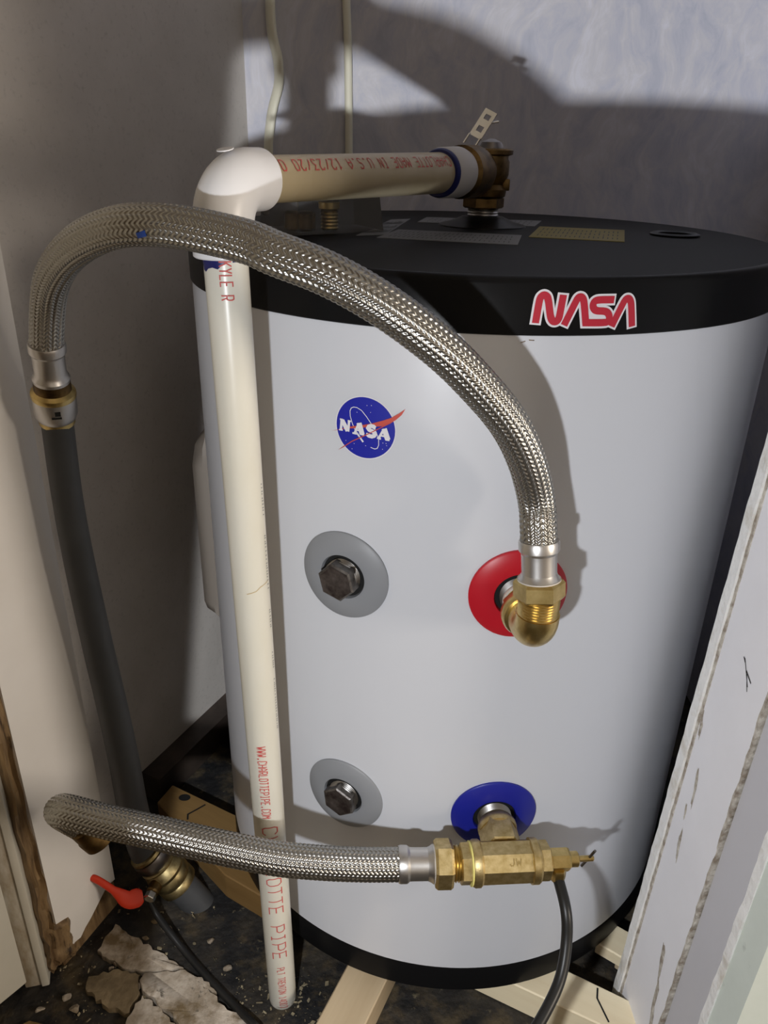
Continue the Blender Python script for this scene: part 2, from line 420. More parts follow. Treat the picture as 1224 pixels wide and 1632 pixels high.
def adopt(parent, *kids):
    """parts are modelled in world space; keep them there when parented to a placed Empty"""
    for k in kids:
        k.parent = parent
        k.matrix_parent_inverse = parent.matrix_world.inverted()

# ------------------------------------------------------------------ materials
MATS = {}
def mat(name, color, rough=0.5, metal=0.0, spec=0.5, noise=None, bump=None, coat=0.0, trans=0.0, ior=1.45):
    m = bpy.data.materials.new(name); m.use_nodes = True
    nt = m.node_tree; b = nt.nodes['Principled BSDF']
    b.inputs['Base Color'].default_value = (*color, 1)
    b.inputs['Roughness'].default_value = rough
    b.inputs['Metallic'].default_value = metal
    b.inputs['Specular IOR Level'].default_value = spec
    b.inputs['Coat Weight'].default_value = coat
    b.inputs['Transmission Weight'].default_value = trans
    b.inputs['IOR'].default_value = ior
    tc = nt.nodes.new('ShaderNodeTexCoord')
    if noise:
        # noise: list of (scale, (lo colour), (hi colour) , (p0,p1), stretch)
        sc, lo, hi, (p0, p1), st = noise
        mp = nt.nodes.new('ShaderNodeMapping'); mp.inputs['Scale'].default_value = st
        nz = nt.nodes.new('ShaderNodeTexNoise'); nz.inputs['Scale'].default_value = sc
        nz.inputs['Detail'].default_value = 8; nz.inputs['Roughness'].default_value = 0.62
        rp = nt.nodes.new('ShaderNodeValToRGB')
        rp.color_ramp.elements[0].position = p0; rp.color_ramp.elements[0].color = (*lo, 1)
        rp.color_ramp.elements[1].position = p1; rp.color_ramp.elements[1].color = (*hi, 1)
        nt.links.new(tc.outputs['Object'], mp.inputs[0]); nt.links.new(mp.outputs[0], nz.inputs['Vector'])
        nt.links.new(nz.outputs['Fac'], rp.inputs[0]); nt.links.new(rp.outputs[0], b.inputs['Base Color'])
    if bump:
        sc, st_, dist = bump
        nz2 = nt.nodes.new('ShaderNodeTexNoise'); nz2.inputs['Scale'].default_value = sc
        nz2.inputs['Detail'].default_value = 6
        bp = nt.nodes.new('ShaderNodeBump'); bp.inputs['Strength'].default_value = st_
        bp.inputs['Distance'].default_value = dist
        nt.links.new(tc.outputs['Object'], nz2.inputs['Vector'])
        nt.links.new(nz2.outputs['Fac'], bp.inputs['Height']); nt.links.new(bp.outputs[0], b.inputs['Normal'])
    MATS[name] = m
    return m

def blotch(m, sc, color, p0, p1, st=(1, 1, 1), detail=8, fac=1.0):
    """lay a second colour over a material in noise-shaped patches (stains, wear)"""
    nt = m.node_tree; b = nt.nodes['Principled BSDF']
    tc = nt.nodes.new('ShaderNodeTexCoord'); mp = nt.nodes.new('ShaderNodeMapping')
    mp.inputs['Scale'].default_value = st
    nz = nt.nodes.new('ShaderNodeTexNoise'); nz.inputs['Scale'].default_value = sc
    nz.inputs['Detail'].default_value = detail; nz.inputs['Roughness'].default_value = 0.65
    mr = nt.nodes.new('ShaderNodeMapRange'); mr.inputs['From Min'].default_value = p0; mr.inputs['From Max'].default_value = p1
    mr.inputs['To Max'].default_value = fac
    mx = nt.nodes.new('ShaderNodeMix'); mx.data_type = 'RGBA'
    src = b.inputs['Base Color'].links[0].from_socket if b.inputs['Base Color'].links else None
    if src: nt.links.new(src, mx.inputs['A'])
    else: mx.inputs['A'].default_value = b.inputs['Base Color'].default_value
    mx.inputs['B'].default_value = (*color, 1)
    nt.links.new(tc.outputs['Object'], mp.inputs[0]); nt.links.new(mp.outputs[0], nz.inputs['Vector'])
    nt.links.new(nz.outputs['Fac'], mr.inputs[0]); nt.links.new(mr.outputs[0], mx.inputs['Factor'])
    nt.links.new(mx.outputs['Result'], b.inputs['Base Color'])
    return m

M_white = mat('tank_enamel', (0.665, 0.68, 0.725), 0.32, bump=(40, 0.02, 0.001))
M_black = mat('black_plastic', (0.006, 0.006, 0.0065), 0.34, bump=(900, 0.1, 0.0003), spec=0.16)
M_lid = mat('lid_plastic', (0.02, 0.02, 0.021), 0.55, noise=(1400, (0.005, 0.005, 0.0055), (0.010, 0.010, 0.0105), (0.4, 0.6), (1, 1, 1)), bump=(1200, 0.2, 0.0004), spec=0.13)
M_ringgrey = mat('grey_ring', (0.27, 0.28, 0.30), 0.45)
M_ringred = mat('red_ring', (0.50, 0.010, 0.022), 0.38)
M_ringblue = mat('blue_ring', (0.010, 0.016, 0.28), 0.38)
M_hole = mat('socket_dark', (0.006, 0.006, 0.006), 0.7)
M_plug = mat('plug_steel', (0.20, 0.19, 0.18), 0.42, metal=0.9, noise=(60, (0.05, 0.035, 0.03), (0.30, 0.29, 0.28), (0.35, 0.65), (1, 1, 1)))
M_plugface = mat('plug_face', (0.06, 0.045, 0.04), 0.5, metal=0.6, noise=(90, (0.03, 0.02, 0.018), (0.13, 0.11, 0.10), (0.35, 0.7), (1, 1, 1)))
M_steelthread = mat('socket_thread', (0.35, 0.34, 0.33), 0.35, metal=1.0)
M_brass = mat('brass', (0.62, 0.46, 0.17), 0.33, metal=1.0, noise=(70, (0.50, 0.36, 0.13), (0.70, 0.54, 0.24), (0.35, 0.65), (1, 1, 1)), bump=(300, 0.08, 0.0006))
M_brasscast = mat('cast_brass', (0.58, 0.45, 0.20), 0.46, metal=1.0, noise=(120, (0.46, 0.34, 0.14), (0.66, 0.53, 0.28), (0.35, 0.65), (1, 1, 1)), bump=(700, 0.25, 0.0005))
M_brassdark = mat('bronze_valve', (0.15, 0.09, 0.035), 0.42, metal=1.0, noise=(60, (0.075, 0.046, 0.02), (0.21, 0.13, 0.05), (0.35, 0.65), (1, 1, 1)))
M_brassdull = mat('dull_brass', (0.34, 0.26, 0.12), 0.45, metal=1.0, noise=(80, (0.20, 0.15, 0.07), (0.42, 0.34, 0.17), (0.35, 0.65), (1, 1, 1)))
M_braid = mat('steel_braid', (0.40, 0.39, 0.365), 0.28, metal=1.0)
M_ferrule = mat('ferrule_steel', (0.60, 0.58, 0.56), 0.36, metal=1.0, bump=(400, 0.05, 0.0004))
M_chrome = mat('bright_steel', (0.80, 0.80, 0.78), 0.18, metal=1.0)
M_darksteel = mat('worn_steel', (0.22, 0.20, 0.19), 0.35, metal=1.0)
M_pvc = mat('cream_pvc', (0.70, 0.68, 0.60), 0.30, noise=(9, (0.66, 0.63, 0.53), (0.73, 0.715, 0.655), (0.3, 0.7), (1, 1, 0.4)))
M_pvctan_shaded = mat('shaded_tan_pvc', (0.48, 0.40, 0.26), 0.34, noise=(12, (0.43, 0.35, 0.21), (0.52, 0.44, 0.30), (0.3, 0.7), (1, 1, 1)))  # tan plastic, darkened to carry the hose shadow on the horizontal run
M_fit = mat('white_fitting', (0.80, 0.80, 0.82), 0.35)
M_primer = mat('blue_glue', (0.008, 0.012, 0.11), 0.4)
M_red_ink = mat('red_ink', (0.55, 0.10, 0.09), 0.6)
M_grey_ink = mat('grey_ink', (0.25, 0.25, 0.24), 0.6)
M_red_st = mat('sticker_red', (0.52, 0.022, 0.045), 0.5)
M_white_st = mat('sticker_white', (0.82, 0.80, 0.84), 0.5)
M_blue_st = mat('sticker_blue', (0.010, 0.016, 0.36), 0.45)
M_swoosh = mat('sticker_swoosh', (0.60, 0.085, 0.06), 0.5)
M_swoosh2 = mat('sticker_swoosh_dark', (0.36, 0.03, 0.035), 0.5)
M_pex = mat('grey_pipe', (0.05, 0.052, 0.054), 0.5, noise=(14, (0.045, 0.046, 0.048), (0.062, 0.064, 0.067), (0.3, 0.7), (1, 1, 1)), bump=(200, 0.06, 0.0004))
M_redhandle = mat('red_vinyl', (0.62, 0.045, 0.018), 0.35)
M_tube = mat('black_tube', (0.012, 0.012, 0.012), 0.38)
M_cable = mat('cable_jacket', (0.80, 0.77, 0.62), 0.5)
M_labelw = mat('paper_label', (0.17, 0.17, 0.175), 0.6)
M_labely = mat('yellow_label', (0.22, 0.17, 0.006), 0.5)
M_ink = mat('black_ink', (0.03, 0.03, 0.03), 0.6)
M_cover_shaded = mat('shaded_cover_plate', (0.24, 0.21, 0.18), 0.5)  # beige, with the shade on the tank's left side put into the colour
M_marker = mat('marker_line', (0.008, 0.008, 0.008), 0.7)
M_clear = mat('clear_plastic', (0.9, 0.9, 0.9), 0.08, trans=0.92, ior=1.3)
M_card = mat('grey_card', (0.30, 0.30, 0.31), 0.6)
M_tape = mat('white_tape', (0.62, 0.58, 0.52), 0.6)
M_yellowtape = mat('yellow_tape', (0.72, 0.66, 0.22), 0.5)
M_bug = mat('dark_scuff', (0.03, 0.028, 0.026), 0.8)

def wood(name, lo, hi, st, sc=14):
    return mat(name, hi, 0.55, noise=(sc, lo, hi, (0.32, 0.68), st), bump=(90, 0.12, 0.001))
M_pine = wood('pine', (0.74, 0.61, 0.40), (0.88, 0.78, 0.56), (1, 1, 1))
M_pinegrey = wood('weathered_pine', (0.42, 0.32, 0.20), (0.56, 0.45, 0.30), (1, 1, 1))
M_pineorange_shaded = wood('shaded_amber_pine', (0.17, 0.095, 0.03), (0.27, 0.165, 0.06), (1, 1, 1))  # amber wood darkened for the shade outside the work light's beam
M_darkwood = wood('dark_wood', (0.03, 0.022, 0.018), (0.075, 0.055, 0.042), (1, 1, 1))
M_brownwood = blotch(wood('bare_wood', (0.09, 0.05, 0.022), (0.30, 0.20, 0.10), (6, 6, 0.6), 20), 30, (0.03, 0.018, 0.01), 0.56, 0.64, (2, 2, 0.3))

# sponge-painted back wall: lavender white with swirled blue and beige strokes
def sponge_paint():
    m = mat('sponge_paint', (0.6, 0.6, 0.66), 0.6)
    nt = m.node_tree; b = nt.nodes['Principled BSDF']
    tc = nt.nodes.new('ShaderNodeTexCoord')
    wn = nt.nodes.new('ShaderNodeTexNoise'); wn.inputs['Scale'].default_value = 5; wn.inputs['Detail'].default_value = 3
    mp = nt.nodes.new('ShaderNodeMapping'); mp.inputs['Rotation'].default_value = (0, math.radians(35), 0); mp.inputs['Scale'].default_value = (2.2, 1, 0.8)
    add = nt.nodes.new('ShaderNodeMix'); add.data_type = 'RGBA'; add.blend_type = 'ADD'; add.inputs['Factor'].default_value = 0.35
    nz = nt.nodes.new('ShaderNodeTexNoise'); nz.inputs['Scale'].default_value = 13; nz.inputs['Detail'].default_value = 9
    nz.inputs['Roughness'].default_value = 0.68; nz.inputs['Distortion'].default_value = 0.35
    rp = nt.nodes.new('ShaderNodeValToRGB'); e = rp.color_ramp.elements
    e[0].position = 0.26; e[0].color = (0.41, 0.43, 0.51, 1)
    e[1].position = 0.66; e[1].color = (0.66, 0.65, 0.71, 1)
    x = e.new(0.44); x.color = (0.53, 0.53, 0.60, 1)
    x = e.new(0.55); x.color = (0.60, 0.585, 0.62, 1)
    nt.links.new(tc.outputs['Object'], wn.inputs['Vector']); nt.links.new(tc.outputs['Object'], mp.inputs[0])
    nt.links.new(mp.outputs[0], add.inputs['A']); nt.links.new(wn.outputs['Color'], add.inputs['B'])
    nt.links.new(add.outputs['Result'], nz.inputs['Vector'])
    nt.links.new(nz.outputs['Fac'], rp.inputs[0]); nt.links.new(rp.outputs[0], b.inputs['Base Color'])
    return m
M_backwall = sponge_paint()
M_leftwall = mat('grey_wall', (0.20, 0.185, 0.18), 0.75, noise=(7, (0.50, 0.465, 0.425), (0.61, 0.57, 0.53), (0.3, 0.7), (1, 1, 1)), bump=(250, 0.12, 0.001))
blotch(M_leftwall, 160, (0.40, 0.375, 0.345), 0.55, 0.72, fac=0.6)
M_panel = mat('white_panel', (0.76, 0.73, 0.70), 0.55, noise=(5, (0.72, 0.69, 0.655), (0.79, 0.765, 0.74), (0.3, 0.7), (1, 1, 1)), bump=(60, 0.04, 0.001))
blotch(M_panel, 26, (0.16, 0.12, 0.07), 0.70, 0.76, (1, 1, 0.5))
M_trim = mat('old_trim', (0.60, 0.57, 0.50), 0.5, noise=(9, (0.50, 0.46, 0.38), (0.64, 0.61, 0.55), (0.3, 0.7), (2, 2, 0.6)))
blotch(M_trim, 14, (0.24, 0.16, 0.07), 0.48, 0.66, (1, 1, 0.35))
M_door = mat('door_paint', (0.62, 0.59, 0.51), 0.45, noise=(6, (0.56, 0.53, 0.45), (0.65, 0.62, 0.55), (0.3, 0.7), (1, 1, 1)))
M_jamb = mat('jamb_paint', (0.84, 0.83, 0.86), 0.55, noise=(10, (0.81, 0.80, 0.83), (0.86, 0.85, 0.88), (0.3, 0.7), (1, 1, 1)), bump=(50, 0.05, 0.001))
blotch(M_jamb, 30, (0.42, 0.37, 0.30), 0.68, 0.74, (1, 1, 0.4))
M_jambedge = mat('chipped_edge', (0.84, 0.83, 0.80), 0.7, noise=(40, (0.66, 0.62, 0.55), (0.86, 0.85, 0.83), (0.30, 0.48), (1, 1, 1)), bump=(140, 0.5, 0.003))
M_gypsum = mat('broken_gypsum', (0.42, 0.36, 0.28), 0.9, noise=(90, (0.26, 0.21, 0.16), (0.66, 0.62, 0.55), (0.35, 0.65), (1, 1, 1)), bump=(200, 0.8, 0.003))
M_greypaint = mat('grey_frame_paint', (0.56, 0.55, 0.58), 0.5)
M_green = mat('green_board', (0.66, 0.71, 0.65), 0.7, noise=(18, (0.63, 0.68, 0.62), (0.69, 0.74, 0.68), (0.3, 0.7), (1, 1, 1)))
blotch(M_green, 45, (0.54, 0.58, 0.53), 0.62, 0.7)
M_floor = mat('dirty_floor', (0.03, 0.026, 0.022), 0.75, noise=(16, (0.006, 0.006, 0.007), (0.055, 0.045, 0.032), (0.40, 0.72), (1, 1, 1)), bump=(70, 0.7, 0.006))
blotch(M_floor, 22, (0.085, 0.062, 0.032), 0.50, 0.68)
blotch(M_floor, 70, (0.17, 0.14, 0.085), 0.63, 0.74)
M_concrete = mat('broken_screed', (0.40, 0.35, 0.28), 0.85, noise=(22, (0.13, 0.09, 0.045), (0.46, 0.40, 0.33), (0.36, 0.60), (1, 1, 1)), bump=(120, 0.6, 0.003))
blotch(M_concrete, 16, (0.13, 0.088, 0.040), 0.52, 0.62)
blotch(M_concrete, 60, (0.05, 0.042, 0.03), 0.60, 0.70)
M_concrete_b = mat('stained_screed', (0.16, 0.115, 0.06), 0.85, noise=(20, (0.07, 0.05, 0.025), (0.26, 0.20, 0.12), (0.32, 0.66), (1, 1, 1)), bump=(120, 0.6, 0.003))
M_vinyl = mat('brown_floor', (0.22, 0.13, 0.045), 0.6, noise=(25, (0.12, 0.07, 0.02), (0.30, 0.19, 0.07), (0.3, 0.7), (1, 1, 1)), bump=(150, 0.4, 0.002))
M_crumb = mat('crumbs', (0.25, 0.20, 0.11), 0.9, noise=(40, (0.05, 0.035, 0.015), (0.40, 0.34, 0.22), (0.3, 0.7), (1, 1, 1)))

# ================================================================== THE SETTING
CEIL = 2.30
# floor: dark subfloor with dirt
def grid_floor():
    mb = MB()
    xs = np.linspace(-0.75, 0.75, 90); ys = np.linspace(-1.6, 0.45, 110)
    vs_ = []
    for y_ in ys:
        for x_ in xs:
            h = 0.0012*math.sin(37*x_+11*y_)*math.sin(29*y_-17*x_)
            vs_.append((x_, y_, FZ-0.0015+h))
    n = len(xs)
    fs = [(j*n+i, j*n+i+1, (j+1)*n+i+1, (j+1)*n+i) for j in range(len(ys)-1) for i in range(n-1)]
    mb.add(vs_, fs)
    return mb
floor = struct(grid_floor().build('floor', M_floor))

def wall(name, a, b, z0, z1, thick, m, out):
    """vertical slab from a to b (xy); 'out' is the xy direction its body extends to, away from the room"""
    a, b = V((*a, 0)), V((*b, 0)); o_ = V((*out, 0)).normalized()*thick
    mb = MB()
    slab(mb, [a, b, b+o_, a+o_], z0, z1)
    return struct(mb.build(name, m, smooth=False))

wall('wall_back', (-0.36, 0.36), (0.66, 0.36), FZ-0.03, CEIL, 0.05, M_backwall, (0, 1))
LW0, LWD = V((-0.283, 0.36, 0)), V((0.157, 0.298, 0)).normalized()      # left wall runs back to the corner
LWN = V((LWD.y, -LWD.x, 0))
def lw(t, off=0.0): p = LW0-LWD*t+LWN*off; return (p.x, p.y)
wall('wall_left', lw(-0.03), lw(0.80), FZ-0.03, CEIL, 0.05, M_leftwall, (-LWN.x, -LWN.y))
wall('wall_right', (0.495, 0.36), (0.495, -0.285), FZ-0.03, CEIL, 0.04, M_backwall, (1, 0))
mb = MB(); slab(mb, [(-0.9, -0.45), (0.7, -0.45), (0.7, 0.42), (-0.9, 0.42)], CEIL, CEIL+0.04)
struct(mb.build('ceiling', M_panel, smooth=False))
# dark sole plate along the left wall
mb = MB()
a, b = lw(0.02), lw(0.36)
a2, b2 = lw(0.02, 0.035), lw(0.36, 0.035)
slab(mb, [a, b, b2, a2], FZ, FZ+0.05)
struct(mb.build('baseboard_left', M_darkwood, smooth=False))

# the room the camera stands in: plain beige walls, ceiling and floor
M_room = mat('room_paint', (0.50, 0.44, 0.36), 0.7)
M_roomfloor = mat('room_floor', (0.16, 0.10, 0.06), 0.6)
RX0, RX1, RY0, RZ = -1.9, 1.9, -3.2, 2.68
for nm, pts, z0, z1, mm in (('wall_room_rear', [(RX0, RY0), (RX1, RY0), (RX1, RY0-0.05), (RX0, RY0-0.05)], FZ-0.03, RZ, M_room),
                            ('wall_room_left', [(RX0, RY0), (RX0, 0.5), (RX0-0.05, 0.5), (RX0-0.05, RY0)], FZ-0.03, RZ, M_room),
                            ('wall_room_right', [(RX1, RY0), (RX1, 0.5), (RX1+0.05, 0.5), (RX1+0.05, RY0)], FZ-0.03, RZ, M_room),
                            ('ceiling_room', [(RX0, RY0), (RX1, RY0), (RX1, 0.5), (RX0, 0.5)], RZ, RZ+0.04, M_room),
                            ('wall_header', [(-0.9, -0.29), (0.62, -0.29), (0.62, -0.37), (-0.9, -0.37)], 2.05, RZ, M_room),
                            ('wall_room_front', [(0.62, -0.29), (RX1, -0.29), (RX1, -0.37), (0.62, -0.37)], FZ-0.03, RZ, M_room),
                            ('wall_room_side', [(RX0, -0.62), (-0.83, -0.62), (-0.83, -0.70), (RX0, -0.70)], FZ-0.03, RZ, M_room),
                            ('floor_room', [(RX0, RY0), (RX1, RY0), (RX1, 0.5), (RX0, 0.5)], FZ-0.06, FZ-0.012, M_roomfloor)):
    mb = MB(); slab(mb, pts, z0, z1); struct(mb.build(nm, mm, smooth=False))

# ---- left side: white return panel, its backing strip, bare wood, trims and the door
pA, pB = V((-0.4401, -0.1464, 0)), V((-0.4814, -0.233, 0))
pd = (pA-pB).normalized(); pn = V((pd.y, -pd.x, 0))       # pn faces the closet
def pp(t, off): q = pB+pd*t+pn*off; return (q.x, q.y)
Lp = (pA-pB).length
# panel with an uneven, rotted bottom edge
mb = MB()
bot = [0.010, 0.014, 0.020, 0.017, 0.024, 0.028, 0.034, 0.040, 0.046, 0.048, 0.046]
n = len(bot)
front = [(*pp(Lp*i/(n-1), 0), FZ+bot[i]) for i in range(n)] + [(*pp(Lp, 0), CEIL), (*pp(0, 0), CEIL)]
back = [(*pp(Lp*i/(n-1), -0.014), FZ+bot[i]) for i in range(n)] + [(*pp(Lp, -0.014), CEIL), (*pp(0, -0.014), CEIL)]
k = len(front)
mb.add(front+back, [tuple(range(k)), tuple(range(2*k-1, k-1, -1))]+[(i, (i+1) % k, k+(i+1) % k, k+i) for i in range(k)])
wl = struct(mb.build('trim_1', M_panel, smooth=False), 'white painted wall return panel with stained rotted bottom')
# rotten strip exposed under the panel
mb = MB()
slab(mb, [pp(0.0, -0.016), pp(Lp, -0.016), pp(Lp, -0.003), pp(0, -0.003)], FZ-0.002, FZ+0.06)
struct(mb.build('baseboard_front', M_brownwood, smooth=False), 'stained brown board under the white panel')
# grey backing strip just behind the panel edge
mb = MB()
slab(mb, [pp(Lp-0.01, -0.03), pp(Lp+0.010, -0.03), pp(Lp+0.010, -0.016), pp(Lp-0.01, -0.016)], FZ-0.002, CEIL)
struct(mb.build('trim_2', mat('strip_grey', (0.56, 0.52, 0.49), 0.6), smooth=False), 'narrow grey strip behind the white panel edge')
# bare splintered wood between panel and trim
qa = V((-0.4814, -0.233, 0)); qb = V((-0.4935, -0.2485, 0))
def splinter():
    mb = MB(); rows = 70
    e = (qb-qa); nx = V((0.66, -0.75, 0))
    vs_, fs = [], []
    cols = 7
    for j in range(rows+1):
        z = FZ+0.012+(CEIL-FZ-0.012)*(j/rows)**2.2
        wob = 0.0016*math.sin(j*1.7)+0.0012*math.sin(j*0.63+1)
        for i in range(cols):
            f = i/(cols-1)
            d = 0.002+0.0035*math.sin(f*9+j*0.05)+0.0022*math.sin(j*0.9+i*2.1)
            wide = e*f + (V((0.010, 0.016, 0))*(1-f) if j < 14 and i < 2 else V((0, 0, 0)))
            p = qa+wide+pd*wob+nx*(d if 0 < i < cols-1 else -0.006)
            vs_.append((p.x, p.y, z))
    for j in range(rows):
        for i in range(cols-1):
            fs.append((j*cols+i, j*cols+i+1, (j+1)*cols+i+1, (j+1)*cols+i))
    mb.add(vs_, fs)
    back = [(v[0]-nx.x*0.02, v[1]-nx.y*0.02, v[2]) for v in vs_]
    mb.add(back, [tuple(reversed(f)) for f in fs])
    return mb
struct(splinter().build('trim_3', M_brownwood), 'bare splintered brown wood stud edge at the lower left')

def vstrip(name, a, b, z0, z1, depth, m, label, bev=0.0015):
    a, b = V((*a, 0)), V((*b, 0)); d_ = (b-a); nn = V((d_.y, -d_.x, 0)).normalized()
    if nn.y > 0: nn = -nn
    c = (a+b)/2-nn*depth/2
    mb = MB()
    box(mb, (c.x, c.y, (z0+z1)/2), d_/2, nn*depth/2, (0, 0, (z1-z0)/2), bev)
    return struct(mb.build(name, m), label)
vstrip('trim_4', (-0.5010, -0.2590), (-0.4925, -0.2565), FZ, CEIL, 0.02, M_door, 'narrow white door stop strip at the lower left')
vstrip('trim_5', (-0.5200, -0.2600), (-0.5010, -0.2560), FZ, CEIL, 0.02, M_trim, 'dirty stained door trim beside the white panel door')

# white panelled door, lower left
dA, dB = V((-0.5075, -0.2735, 0)), V((-0.780, -0.610, 0))
dd = (dB-dA).normalized(); dn = V((-dd.y, dd.x, 0))
if dn.x < 0: dn = -dn
def dp(t, off, z): q = dA+dd*t+dn*off; return V((q.x, q.y, z))
mb = MB()
c = dp(0.20, -0.016, (0.05+CEIL)/2)
box(mb, c, dd*0.20, dn*0.016, (0, 0, (CEIL-0.05)/2-0.003), 0.002)
door = struct(mb.build('door_1', M_door), 'white panelled door standing open at the lower left')
for z0, z1 in ((0.14, 0.62), (0.72, 1.30)):
    mb = MB()
    c = dp(0.20, 0.0035, (z0+z1)/2)
    box(mb, c, dd*0.135, dn*0.004, (0, 0, (z1-z0)/2), 0.003)
    p_ = mb.build('door_panel', M_door, door)
    mb = MB()
    for (cc, ex, ez) in ((dp(0.20, 0.002, z0-0.012), dd*0.155, V((0, 0, 0.006))), (dp(0.20, 0.002, z1+0.012), dd*0.155, V((0, 0, 0.006))),
                         (dp(0.05, 0.002, (z0+z1)/2), dd*0.006, V((0, 0, (z1-z0)/2+0.012))), (dp(0.35, 0.002, (z0+z1)/2), dd*0.006, V((0, 0, (z1-z0)/2+0.012)))):
        box(mb, cc, ex, dn*0.0045, ez, 0.002)
    mb.build('panel_moulding', M_door, door)

# ---- right side: wall end with chipped drywall, grey frame and green board (leans a little)
LEAN = 0.032
def jx(x, z): return x+LEAN*(z-0.1)
def lean_slab(x0, x1, y0, y1, z0, z1, rows=1, chip=None):
    """box between x0..x1, y0..y1 leaning with height; chip(z) moves the x0/y corner for broken edges"""
    mb = MB(); vs_, fs = [], []
    for j in range(rows+1):
        z = z0+(z1-z0)*j/rows
        cx, cy = chip(z) if chip else (0, 0)
        vs_ += [(jx(x0+cx, z), y0, z), (jx(x0+cx, z), y1+cy, z), (jx(x1, z), y1+cy, z), (jx(x1, z), y0, z)]
    for j in range(rows):
        for i in range(4):
            fs.append((4*j+i, 4*j+(i+1) % 4, 4*j+4+(i+1) % 4, 4*j+4+i))
    fs.append((3, 2, 1, 0)); m_ = 4*rows; fs.append((m_, m_+1, m_+2, m_+3))
    return mb.add(vs_, fs)
def chipper(seed, ax, ay):
    r_ = random.Random(seed); ph = [r_.uniform(0, 6.28) for _ in range(6)]
    def f(z):
        s = math.sin(61*z+ph[0])+math.sin(143*z+ph[1])+0.7*math.sin(310*z+ph[2])+0.5*math.sin(577*z+ph[3])
        return (ax*s, ay*s)
    return f
# wall end face
o = lean_slab(0.1865, 0.62, -0.380, -0.296, FZ, CEIL, 160, lambda z: (0, 0))
jamb = struct(o.build('wall_front', M_jamb, smooth=False), 'white wall end with scratched paint to the right of the tank')
# thin inner drywall sheet with a rough white edge
o = lean_slab(0.1835, 0.60, -0.296, -0.283, FZ, CEIL, 220, chipper(3, 0.00022, 0.0))
e1 = o.build('drywall_edge', M_jambedge, jamb, smooth=False)
# torn paper seam between sheet and face
mb = lean_slab(0.1856, 0.20, -0.3000, -0.2955, FZ, CEIL, 260, chipper(9, 0.00028, 0.0))
mb.build('torn_seam', M_gypsum, jamb, smooth=False)
# broken outer corner
mb = lean_slab(0.1860, 0.25, -0.3822, -0.3795, FZ, CEIL, 260, chipper(5, 0.00035, 0.0))
mb.build('broken_corner', M_gypsum, jamb, smooth=False)
# gouges in the face
def gouge(z, y, h, w, seed):
    r_ = random.Random(seed); mb = MB(); N_ = 14
    pts = []
    for i in range(N_):
        t = 2*math.pi*i/N_
        rr_ = 1+r_.uniform(-0.35, 0.35)
        pts.append((y+math.cos(t)*w*rr_+math.sin(t)*h*0.15, z+math.sin(t)*h*rr_))
    c0 = (jx(0.1859, z), y, z)
    vs_ = [c0]+[(jx(0.1863, zz), yy, zz) for yy, zz in pts]
    mb.add(vs_, [(0, 1+i, 1+(i+1) % N_) for i in range(N_)])
    return mb.build('gouge', M_gypsum, jamb, smooth=False)
gouge(0.395, -0.322, 0.022, 0.0026, 1); gouge(0.318, -0.324, 0.020, 0.0024, 2); gouge(0.455, -0.303, 0.014, 0.0028, 3)
gouge(0.185, -0.352, 0.030, 0.0035, 4); gouge(0.12, -0.364, 0.035, 0.0040, 5); gouge(0.36, -0.318, 0.010, 0.0016, 6)
# dark scuff that looks like a stuck insect
mb = MB()
for (y0, z0, y1, z1, w_) in ((-0.338, 0.556, -0.353, 0.537, 0.0011), (-0.345, 0.548, -0.356, 0.543, 0.0016), (-0.347, 0.546, -0.354, 0.533, 0.0010), (-0.336, 0.556, -0.340, 0.553, 0.0014)):
    stroke(mb, [(y0, z0), (y1, z1)], w_, lambda y_, z_: (jx(0.1862, z_), y_, z_))
mb.build('scuff_mark', M_bug, jamb, smooth=False)
# grey frame strip and green drywall board nearest the camera
o = lean_slab(0.1895, 0.30, -0.428, -0.384, FZ, CEIL, 4)
struct(o.build('trim_6', M_greypaint, smooth=False), 'smooth grey frame strip between white wall end and green board')
o = lean_slab(0.1905, 0.62, -0.470, -0.430, FZ, CEIL, 4)
grn = struct(o.build('trim_7', M_green, smooth=False), 'pale green drywall board at the lower right corner')
o = lean_slab(0.1890, 0.62, -0.4380, -0.4285, FZ, CEIL, 240, chipper(12, 0.0004, 0.0))
o.build('raw_edge', M_jambedge, grn, smooth=False)

# ---- broken floor screed: each slab piece is a part of the floor
def rough_slab(name, pts, z0, z1, m, seed):
    r_ = random.Random(seed)
    out = []
    for i in range(len(pts)):
        a, b = V((*pts[i][:2], 0)), V((*pts[(i+1) % len(pts)][:2], 0))
        L = (b-a).length; n_ = max(1, int(L/0.005))
        d_ = (b-a).normalized() if L > 1e-6 else V((1, 0, 0)); nn = V((d_.y, -d_.x, 0))
        for j in range(n_):
            p = a+(b-a)*(j/n_)+nn*(r_.uniform(-0.0022, 0.0022) if j else 0)
            out.append((p.x, p.y))
    n_ = len(out); cx = sum(p[0] for p in out)/n_; cy = sum(p[1] for p in out)/n_
    vs_ = [(p[0], p[1], z0) for p in out]+[(p[0], p[1], z1-0.0015) for p in out]
    vs_ += [(cx+(p[0]-cx)*0.985, cy+(p[1]-cy)*0.985, z1+r_.uniform(-0.0006, 0.0006)) for p in out]+[(cx, cy, z1+0.0006)]
    fs = [(k, (k+1) % n_, n_+(k+1) % n_, n_+k) for k in range(n_)]
    fs += [(n_+k, n_+(k+1) % n_, 2*n_+(k+1) % n_, 2*n_+k) for k in range(n_)]
    fs += [(2*n_+k, 2*n_+(k+1) % n_, 3*n_) for k in range(n_)]
    mb = MB().add(vs_, fs)
    return mb.build(name, m, floor, angle=50)
for i, poly in enumerate(D['slabs']):
    rough_slab('screed_slab', poly, FZ-0.004, FZ+0.0065+0.002*(i % 2), M_concrete_b if i == 4 else M_concrete, 20+i)
